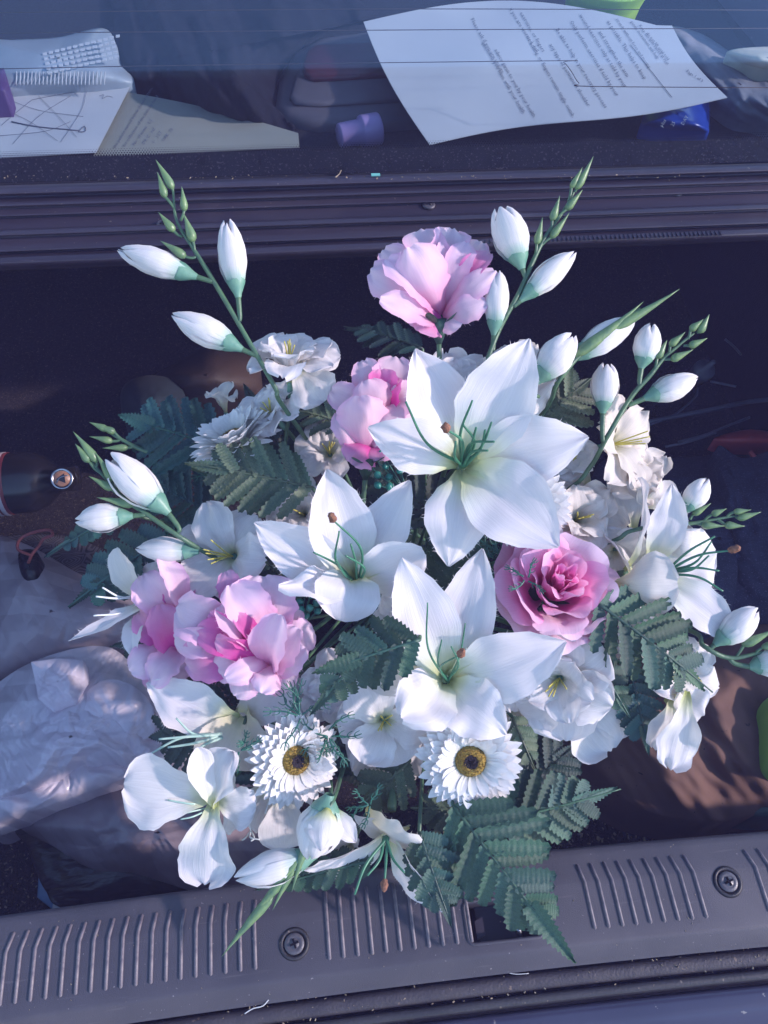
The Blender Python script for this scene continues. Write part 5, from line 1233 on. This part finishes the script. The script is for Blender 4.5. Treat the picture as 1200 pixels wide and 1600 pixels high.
def spray(label, pts, d, buds, leaves, seed, r=4.2, group='freesia sprays with closed white buds', dend=None, toB=True):
    """pts: stem px (from the tip down to where it dives into the bouquet), leaves: base px, tip px, width"""
    ds = [p[2] if len(p) > 2 else d for p in pts]
    root = P(pts[-1][0], pts[-1][1], ds[-1])
    t = thing('freesia_spray', label, 'flower spray', root, group)
    W3 = [P(p[0], p[1], q) for p, q in zip(pts, ds)]
    if toB: W3 = W3 + [W3[-1].lerp(BASE, .45)+FW*.012, BASE+Vector((.01, -.01, 0))]
    n_ = len(W3)
    mk('stem', tube(W3, S(r, d)*.45, S(r, d)*1.0, n=8, prof=lambda s: S(r, d)*(.42+.5*min(1, s*3))), M['stem'], t)
    for i, bd in enumerate(buds):
        bx, by, tx, ty, w = bd[:5]; op = bd[5] if len(bd) > 5 else {}
        flowerbud(bx, by, tx, ty, w, op.get('d', d), t, seed*10+i, dt=op.get('dt', 0), split=op.get('split', 0), attach=op.get('at'))
    for (ax_, ay_, bx, by, tx, ty, w) in leaves:
        dd = d
        B = P(bx, by, dd-.001); T = P(tx, ty, dd-.004)
        leafbud(B, T, S(w, d), t)
        A = P(ax_, ay_, dd)
        mk('stalk', tube([A, A.lerp(B, .5)+(B-A).orthogonal()*.05, B+(T-B)*.05], S(2.2, d), S(2.4, d), sides=6, n=4), M['stem'], t)
    if len(pts) > 3:
        k = P(*pts[len(pts)//2][:2], d)
    return t
spray('tall bud spray leaning left at the upper left, three closed white buds', [(270, 295), (276, 345), (300, 385), (322, 420), (352, 470), (388, 532), (430, 606), (446, 640, .60)], .585, [
  (305, 432, 183, 388, 52, dict(at=(330, 438, .585))), (372, 462, 355, 343, 50, dict(at=(374, 502, .585))), (376, 545, 265, 490, 50, dict(at=(404, 556, .585)))],
  [(270, 300, 270, 296, 246, 248, 14), (272, 325, 258, 309, 248, 268, 13), (282, 345, 288, 330, 286, 291, 13), (285, 370, 272, 362, 249, 330, 14), (304, 395, 302, 378, 289, 332, 16), (306, 402, 290, 402, 252, 374, 15)], 61)
spray('tall bud spray leaning right at the upper right, beside the topmost rose', [(898, 298), (880, 330), (852, 370), (832, 410), (812, 455), (780, 515), (758, 570), (735, 620, .60)], .58, [
  (815, 418, 783, 322, 62, dict(split=.28, at=(822, 432, .58))), (815, 468, 900, 392, 46, dict(at=(806, 474, .58))), (772, 522, 780, 420, 46, dict(at=(770, 548, .58)))],
  [(898, 300, 900, 296, 930, 246, 13), (888, 315, 892, 294, 912, 262, 11), (868, 345, 884, 328, 912, 298, 13), (860, 365, 862, 345, 877, 306, 13), (845, 385, 860, 372, 892, 334, 13), (836, 400, 838, 382, 850, 340, 13)], 62)
spray('bud spray at the right reaching up with glossy small green buds, above the jeans', [(1085, 520), (1060, 540), (1035, 562), (1016, 586), (985, 622), (950, 680), (922, 730, .60), (880, 770, .62)], .58, [
  (1002, 574, 1020, 504, 46, dict(at=(1000, 602, .58), split=.05)), (1008, 622, 1094, 588, 44, dict(at=(982, 634, .58))), (942, 644, 948, 566, 48, dict(at=(942, 690, .58), split=.2))],
  [(1090, 518, 1092, 520, 1110, 492, 14), (1075, 530, 1078, 516, 1100, 500, 13), (1045, 552, 1046, 540, 1072, 520, 13), (1068, 540, 1076, 541, 1106, 530, 13), (1036, 562, 1048, 562, 1084, 548, 14), (1022, 578, 1026, 560, 1044, 532, 14)], 63)
spray('short bud spray in the upper right with a long green blade lying over its bud', [(1000, 482), (960, 510), (905, 556), (870, 600), (845, 650, .61)], .572, [
  (896, 560, 992, 496, 56, dict(d=.578, at=(880, 585, .58))), (838, 596, 898, 520, 64, dict(at=(842, 620, .58), split=.06)), (800, 668, 872, 588, 42, dict(d=.6))],
  [(960, 512, 950, 518, 1066, 458, 17), (900, 556, 898, 556, 1010, 478, 20)], 64)
spray('bud spray at the far right with its stem lying level over the jeans', [(1150, 806), (1115, 812), (1080, 818), (1040, 820), (985, 830), (940, 850, .61)], .59, [
  (1068, 800, 1108, 746, 44, dict(at=(1046, 818, .59))), (1034, 836, 1098, 856, 60, dict(d=.60, at=(1020, 822, .595)))],
  [(1150, 806, 1152, 810, 1190, 802, 13), (1135, 808, 1146, 800, 1174, 798, 11), (1100, 814, 1112, 804, 1136, 796, 12), (1120, 812, 1132, 820, 1164, 824, 13), (1085, 818, 1096, 820, 1132, 824, 13), (1078, 812, 1082, 804, 1112, 788, 12)], 65, r=3.8)
spray('bud spray at the left edge with a pointed green tip, over the dark fern', [(135, 712), (160, 742), (195, 778), (232, 805), (280, 838), (330, 868, .60), (380, 890, .63)], .58, [
  (262, 800, 168, 716, 66, dict(split=.22, at=(278, 832, .58))), (206, 806, 117, 812, 46, dict(at=(226, 804, .58), split=.08)), (308, 862, 210, 856, 46, dict(d=.59))],
  [(150, 730, 152, 722, 117, 672, 15), (158, 740, 140, 722, 119, 692, 15), (175, 760, 176, 752, 152, 706, 15), (190, 775, 176, 765, 140, 742, 14), (225, 800, 208, 790, 152, 774, 15), (200, 780, 198, 772, 172, 740, 12)], 66)
spray('bud spray at the bottom pointing down over the ribbed sill with a long green tip', [(420, 1408), (440, 1382), (468, 1340), (490, 1300), (520, 1250), (540, 1190, .62)], .552, [
  (492, 1336, 366, 1374, 60, dict(d=.556)), (514, 1244, 484, 1344, 76, dict(d=.553, split=.08))],
  [(430, 1395, 428, 1398, 341, 1490, 17), (450, 1368, 446, 1372, 384, 1436, 15), (466, 1345, 462, 1352, 422, 1420, 13), (470, 1338, 468, 1342, 410, 1400, 15), (470, 1340, 478, 1322, 452, 1392, 12)], 67)
spray('bud spray leaving the picture at the right edge, dark green calyxes', [(1240, 1018), (1190, 1020), (1140, 1028), (1100, 1010), (1060, 980, .61)], .585, [
  (1118, 1006, 1186, 950, 50, dict(at=(1110, 1015, .585), split=.05)), (1172, 1042, 1236, 1030, 50, dict(at=(1140, 1030, .585)))],
  [(1150, 1026, 1160, 1008, 1215, 985, 16), (1180, 1022, 1190, 1012, 1235, 1000, 13)], 68)
spray('thin dark green bud tips poking out at the far left behind the big fern', [(160, 668), (185, 684), (220, 702), (262, 716), (320, 740, .66)], .64, [],
  [(170, 674, 168, 672, 140, 658, 12), (190, 686, 180, 676, 150, 662, 12), (190, 686, 176, 690, 140, 680, 12), (210, 697, 200, 700, 160, 698, 12)], 69)
# the two open petals of the bottom bud spray
loose('white bud opening with a curled petal at the bottom, above the pointed green spray tip', (515, 1262), .556, [
  (522, 1260, 556, 1316, 34, .0, -.004, dict(roll=-.5, shape='lily')), (512, 1262, 500, 1330, 62, -.012, -.022, dict(shape='bud', cup=-.6))], seed=48, face=(0, -.3, .9))

# ------------------------------------------------------------------ fern fronds
LEAF = {}
def leaflet_mesh(mat, kind, var):
    "unit leaflet along +X with toothed edges and cross ridges"
    k = (mat, kind, var)
    if k in LEAF: return LEAF[k]
    R_ = random.Random(var*13+5)
    nt_ = 8 if kind == 'side' else 12
    V, U, Fc = [], [], []
    nu = nt_*2
    for i in range(nu+1):
        u = i/nu
        if kind == 'side':
            w = lerp_tab([(0, .78), (.15, .9), (.5, 1), (.8, .9), (.93, .6), (1, .12)], u)*.16
        else:
            w = lerp_tab([(0, .85), (.2, 1), (.5, .8), (.8, .42), (1, .03)], u)*.26
        tooth = (1.04 if i % 2 else .74)
        for j, v in enumerate((-1, -.55, 0, .55, 1)):
            e = w*(tooth if abs(v) == 1 else 1)
            x = u + (.025 if (abs(v) == 1 and i % 2) else 0) - abs(v)*.02
            z = .007*(1 if i % 2 else -1)*(1-abs(v)*.3) + .045*abs(v) - .10*u*u + .004*R_.uniform(-1, 1)
            if v == 0: z -= .014
            V.append(Vector((x, e*v, z))); U.append((u, v*.5+.5))
    for i in range(nu):
        for j in range(4):
            q = i*5+j; Fc.append((q, q+5, q+6, q+1))
    me = mesh(V, Fc, U, name='leaflet'); me.materials.append(M[mat]); LEAF[k] = me
    return me
def fern(label, bx, by, tx, ty, d, dt, spread, n=8, mat='fern', face=(0, 0, 1), seed=0, wfac=1.0, end=.36, fall_tab=((0, .75), (.25, 1), (.6, .80), (1, .42)), group='artificial fern fronds', toB=True, droop=.0, skipl=(), skipr=(), cat='fern'):
    B = P(bx, by, d); T = P(tx, ty, d+dt); f = D(*face)
    ax = (T-B).normalized(); f = (f-ax*ax.dot(f)).normalized(); L = (T-B).length
    t = thing('fern_frond', label, cat, B, group)
    R_ = random.Random(seed*17+3)
    mid = (B+T)*.5+f*L*(.08+droop)
    pos = lambda u: bez(B, mid, T, u)
    mk('rachis', tube([pos(i/8) for i in range(8)]+[pos(.985)], .0013, .0005, n=2, sides=6), M[mat], t)
    Ws = S(spread, d)
    us = [(i+.35)/n*(1-end*.72) for i in range(n)]
    def place(u, side, ln, ang, me, wid):
        p = pos(u); tg = (pos(min(u+.03, 1))-pos(max(u-.03, 0))).normalized(); s = tg.cross(f).normalized()*side
        x = (tg*math.cos(ang)+s*math.sin(ang)).normalized(); x = (x+f*R_.uniform(-.26, .14)).normalized()
        z = (f-x*x.dot(f)).normalized(); z = (z+s*R_.uniform(-.4, .22)).normalized(); z = (z-x*x.dot(z)).normalized(); y = z.cross(x)
        Mx = Matrix((x*ln, y*wid, z*ln)).transposed().to_4x4(); Mx.translation = p-B+f*R_.uniform(-.0006, .0006)
        o = bpy.data.objects.new('leaflet', me); COL.objects.link(o); o.parent = t; o.matrix_local = Mx
    gap = L*(1-end*.72)/n
    for i, u in enumerate(us):
        fall = lerp_tab(list(fall_tab), u/(1-end*.72))
        for side in (-1, 1):
            if (side < 0 and i in skipl) or (side > 0 and i in skipr): continue
            ln = Ws*.5*fall*R_.uniform(.92, 1.06)/math.sin(rad(62))
            place(u, side, ln, rad(58-14*u+R_.uniform(-5, 5)), leaflet_mesh(mat, 'side', R_.randrange(3)), gap*1.13/.32*wfac*R_.uniform(.95, 1.1))
    place(1-end, 1, L*end*1.02, 0, leaflet_mesh(mat, 'end', R_.randrange(2)), L*end*1.02*.95*min(1.5, Ws/L))
    if toB:
        w = BASE+Vector((R_.uniform(-.03, .03), R_.uniform(-.03, .03), 0))
        mk('stem', tube([B, B.lerp(w, .5)-f*.004, w], .0014, .0016, n=6, sides=6), M['stem'], t)
    return t
fern('grey-green serrated fern lying over the upper left daisy, tip to the left', 488, 762, 286, 722, .585, .0, 150, n=8, mat='fern_olive', seed=1, face=(.05, .2, 1))
fern('big dark teal fern at the upper left, tip reaching left towards the boot opening', 345, 700, 186, 652, .635, .01, 172, n=7, mat='fern_teal', seed=2, face=(0, .3, 1))
fern('teal fern at the left edge with its rounded tip over the plastic bag', 262, 838, 104, 950, .62, .0, 120, n=6, mat='fern_teal', seed=3, face=(-.2, .1, 1))
fern('narrow dark fern seen edge-on at the far left beside the red cord loop', 190, 800, 72, 872, .635, .01, 48, n=7, mat='fern_teal', seed=4, face=(.5, .5, .6))
fern('dark grey-green fern in front of the low middle lily, leaflets fanned to the left', 655, 1000, 490, 1052, .535, .008, 132, n=5, mat='fern', seed=5, face=(0, .2, 1), end=.45, wfac=1.0)
fern('small fern sprig pointing down beside the flat open white bloom', 560, 1028, 484, 1116, .545, .010, 70, n=4, mat='fern', seed=6, end=.5)
fern('deeply ridged green fern under the right-hand pink rose, tip pointing down right', 930, 940, 1116, 1084, .565, .004, 165, n=8, mat='fern', seed=7, face=(.1, .2, 1))
fern('largest green fern hanging over the latch hole in the boot sill', 708, 1258, 898, 1500, .562, -.026, 205, n=9, mat='fern', seed=8, face=(-.1, .1, 1), fall_tab=((0, .85), (.25, 1), (.55, .66), (1, .30)))
fern('green fern pointing right over the brown cloth at the lower right', 750, 1290, 973, 1232, .59, .004, 140, n=8, mat='fern', seed=9, face=(0, .2, 1))
fern('small green fern pointing down over the sill, left of the largest one', 655, 1300, 706, 1448, .562, -.018, 104, n=6, mat='fern', seed=10)
fern('short olive fern leaf standing behind the right edge of the front daisy', 800, 1120, 838, 1208, .60, .0, 62, n=5, mat='fern_olive', seed=11)
fern('olive fern behind the upper right petals of the largest lily', 835, 660, 925, 590, .625, .004, 140, n=6, mat='fern_olive', seed=12, end=.3)
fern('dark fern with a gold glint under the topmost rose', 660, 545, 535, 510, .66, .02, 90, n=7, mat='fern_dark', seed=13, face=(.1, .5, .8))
fern('olive glossy fern in the gap left of the small pink rose', 545, 665, 455, 640, .63, .01, 90, n=6, mat='fern_olive', seed=14, face=(.4, .5, .8))
fern('dark teal fern hanging below the ridged fern on the right', 985, 1050, 1012, 1178, .60, .0, 96, n=6, mat='fern_teal', seed=15)
fern('short green fern leaf left of the teal hanging fern, over the brown cloth', 930, 1030, 985, 1122, .595, -.002, 70, n=5, mat='fern', seed=16)
fern('glossy olive fern under the flat open bloom in the shade', 640, 1190, 560, 1262, .60, .0, 110, n=5, mat='fern_olive', seed=17, face=(.3, .6, .7))
fern('olive fern lying under the front daisy, leaflets pointing left', 760, 1270, 640, 1262, .585, .004, 110, n=6, mat='fern_olive', seed=18, face=(.0, .5, .8))
fern('flat dark green fern spread on the inner edge of the sill', 580, 1345, 400, 1392, .578, -.002, 66, n=8, mat='fern', seed=19, face=(0, .6, .8))
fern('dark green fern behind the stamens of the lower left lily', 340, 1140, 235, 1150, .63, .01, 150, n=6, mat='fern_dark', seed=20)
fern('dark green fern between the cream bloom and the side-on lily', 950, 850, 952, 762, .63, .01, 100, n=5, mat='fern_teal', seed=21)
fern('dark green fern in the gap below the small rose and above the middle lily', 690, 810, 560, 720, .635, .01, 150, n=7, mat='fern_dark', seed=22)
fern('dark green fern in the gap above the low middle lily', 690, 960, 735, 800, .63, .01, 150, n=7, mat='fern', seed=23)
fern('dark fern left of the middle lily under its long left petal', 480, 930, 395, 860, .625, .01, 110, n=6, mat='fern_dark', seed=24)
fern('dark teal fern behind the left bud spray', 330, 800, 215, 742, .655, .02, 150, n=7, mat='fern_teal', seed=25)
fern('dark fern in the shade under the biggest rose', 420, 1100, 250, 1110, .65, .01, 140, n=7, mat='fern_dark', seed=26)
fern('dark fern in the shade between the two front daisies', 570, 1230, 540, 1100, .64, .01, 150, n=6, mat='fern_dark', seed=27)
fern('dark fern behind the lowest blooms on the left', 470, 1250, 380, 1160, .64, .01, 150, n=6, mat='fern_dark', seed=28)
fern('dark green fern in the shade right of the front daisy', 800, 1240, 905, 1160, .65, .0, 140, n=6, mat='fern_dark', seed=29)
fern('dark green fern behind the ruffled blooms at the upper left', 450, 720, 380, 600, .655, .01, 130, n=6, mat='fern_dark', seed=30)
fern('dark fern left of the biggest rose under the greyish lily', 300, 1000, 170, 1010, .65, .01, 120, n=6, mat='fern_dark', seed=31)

# ------------------------------------------------------------------ small filler sprigs
def berries(label, px, py, d, pts, stem_to, seed):
    t = thing('berry_sprig', label, 'berries', P(*stem_to, d), 'teal berry sprigs')
    r = S(6.0, d); A = P(*stem_to, d+.004)
    for (x, y) in pts:
        R_ = random.Random(x*y); p = P(x, y, d+R_.uniform(-.004, .004)); ax = D(R_.uniform(-1, 1), R_.uniform(-1, 1), R_.uniform(0, 1))
        mk('stalk', tube([A, A.lerp(p, .6)+UP*.001, p], .0005, .0004, sides=5, n=4), M['grassy'], t)
        mk('berry', lathe(p, ax, [(r*.2, -r*1.1), (r*.8, -r*.6), (r, 0), (r*.85, r*.55), (r*.4, r), (r*.05, r*1.25)], 10), M['berry'], t)
berries('teal berry cluster in the gap under the small pink rose', 600, 730, .60, [(585, 716), (596, 708), (610, 708), (620, 720), (590, 742), (608, 745), (602, 728), (625, 735), (578, 730), (608, 760), (590, 758)], (640, 780), 1)
berries('teal berry cluster right of the biggest rose', 482, 945, .58, [(458, 930), (468, 940), (477, 925), (486, 930), (470, 952), (484, 950), (494, 942), (478, 962), (496, 955), (463, 918), (488, 918)], (470, 985), 2)
def wisps(label, px, py, d, spread, cnt, seed, stem_dir=(0, -1)):
    R_ = random.Random(seed)
    c = P(px, py, d); t = thing('asparagus_sprig', label, 'foliage sprig', c, 'thin asparagus-fern sprigs')
    s = S(spread, d)*.5
    for i in range(cnt):
        a = R_.uniform(0, 6.28); st = c+(RT*math.cos(a)+UP*math.sin(a))*s*.2*R_.random()
        dr = (RT*math.cos(a)+UP*math.sin(a)-FW*R_.uniform(-.1, .5)).normalized()
        pts = [st]
        for k in range(4):
            dr = (dr+Vector((R_.uniform(-.5, .5), R_.uniform(-.5, .5), R_.uniform(-.5, .5)))).normalized(); pts.append(pts[-1]+dr*s*.28)
        g = [tube(pts, .0007, .0004, sides=5, n=4)]
        for q in range(1, 4):
            for sd in (-1, 1):
                e = dr.cross(FW).normalized()*sd; pp = pts[q]; g.append(tube([pp, pp+(e+dr*.8)*s*.10, pp+(e*.8+dr*1.6)*s*.16], .0005, .0003, sides=4, n=3))
        mk('thread_leaf', join(*g), M['grassy'], t)
wisps('wiry green asparagus sprig above the left front daisy', 470, 1118, .555, 100, 7, 71)
wisps('wiry green asparagus sprig left of the left front daisy', 375, 1172, .56, 70, 5, 72)
wisps('wiry green asparagus tangle under the largest lily, left of the right-hand rose', 790, 880, .60, 120, 14, 73)
wisps('wiry green asparagus tuft right of the left front daisy', 512, 1150, .575, 90, 9, 74)
wisps('wiry teal asparagus sprig under the front daisy', 578, 1258, .565, 70, 5, 75)
wisps('wiry dark asparagus sprig lying on the right-hand pink rose', 822, 905, .553, 60, 4, 76)
wisps('wiry teal asparagus sprig behind the ferns at the left', 335, 742, .63, 80, 6, 77)
g = lathe(BASE+Vector((0, 0, -.06)), Vector((0, 0, 1)), [(.05, -.045), (.062, .0), (.070, .05), (.060, .066), (.02, .072)], 28)
fo = mk('foam_base', g, M['foam']); tag(fo, 'dark green foam base that holds all the flower stems deep in the bouquet', 'flower base')
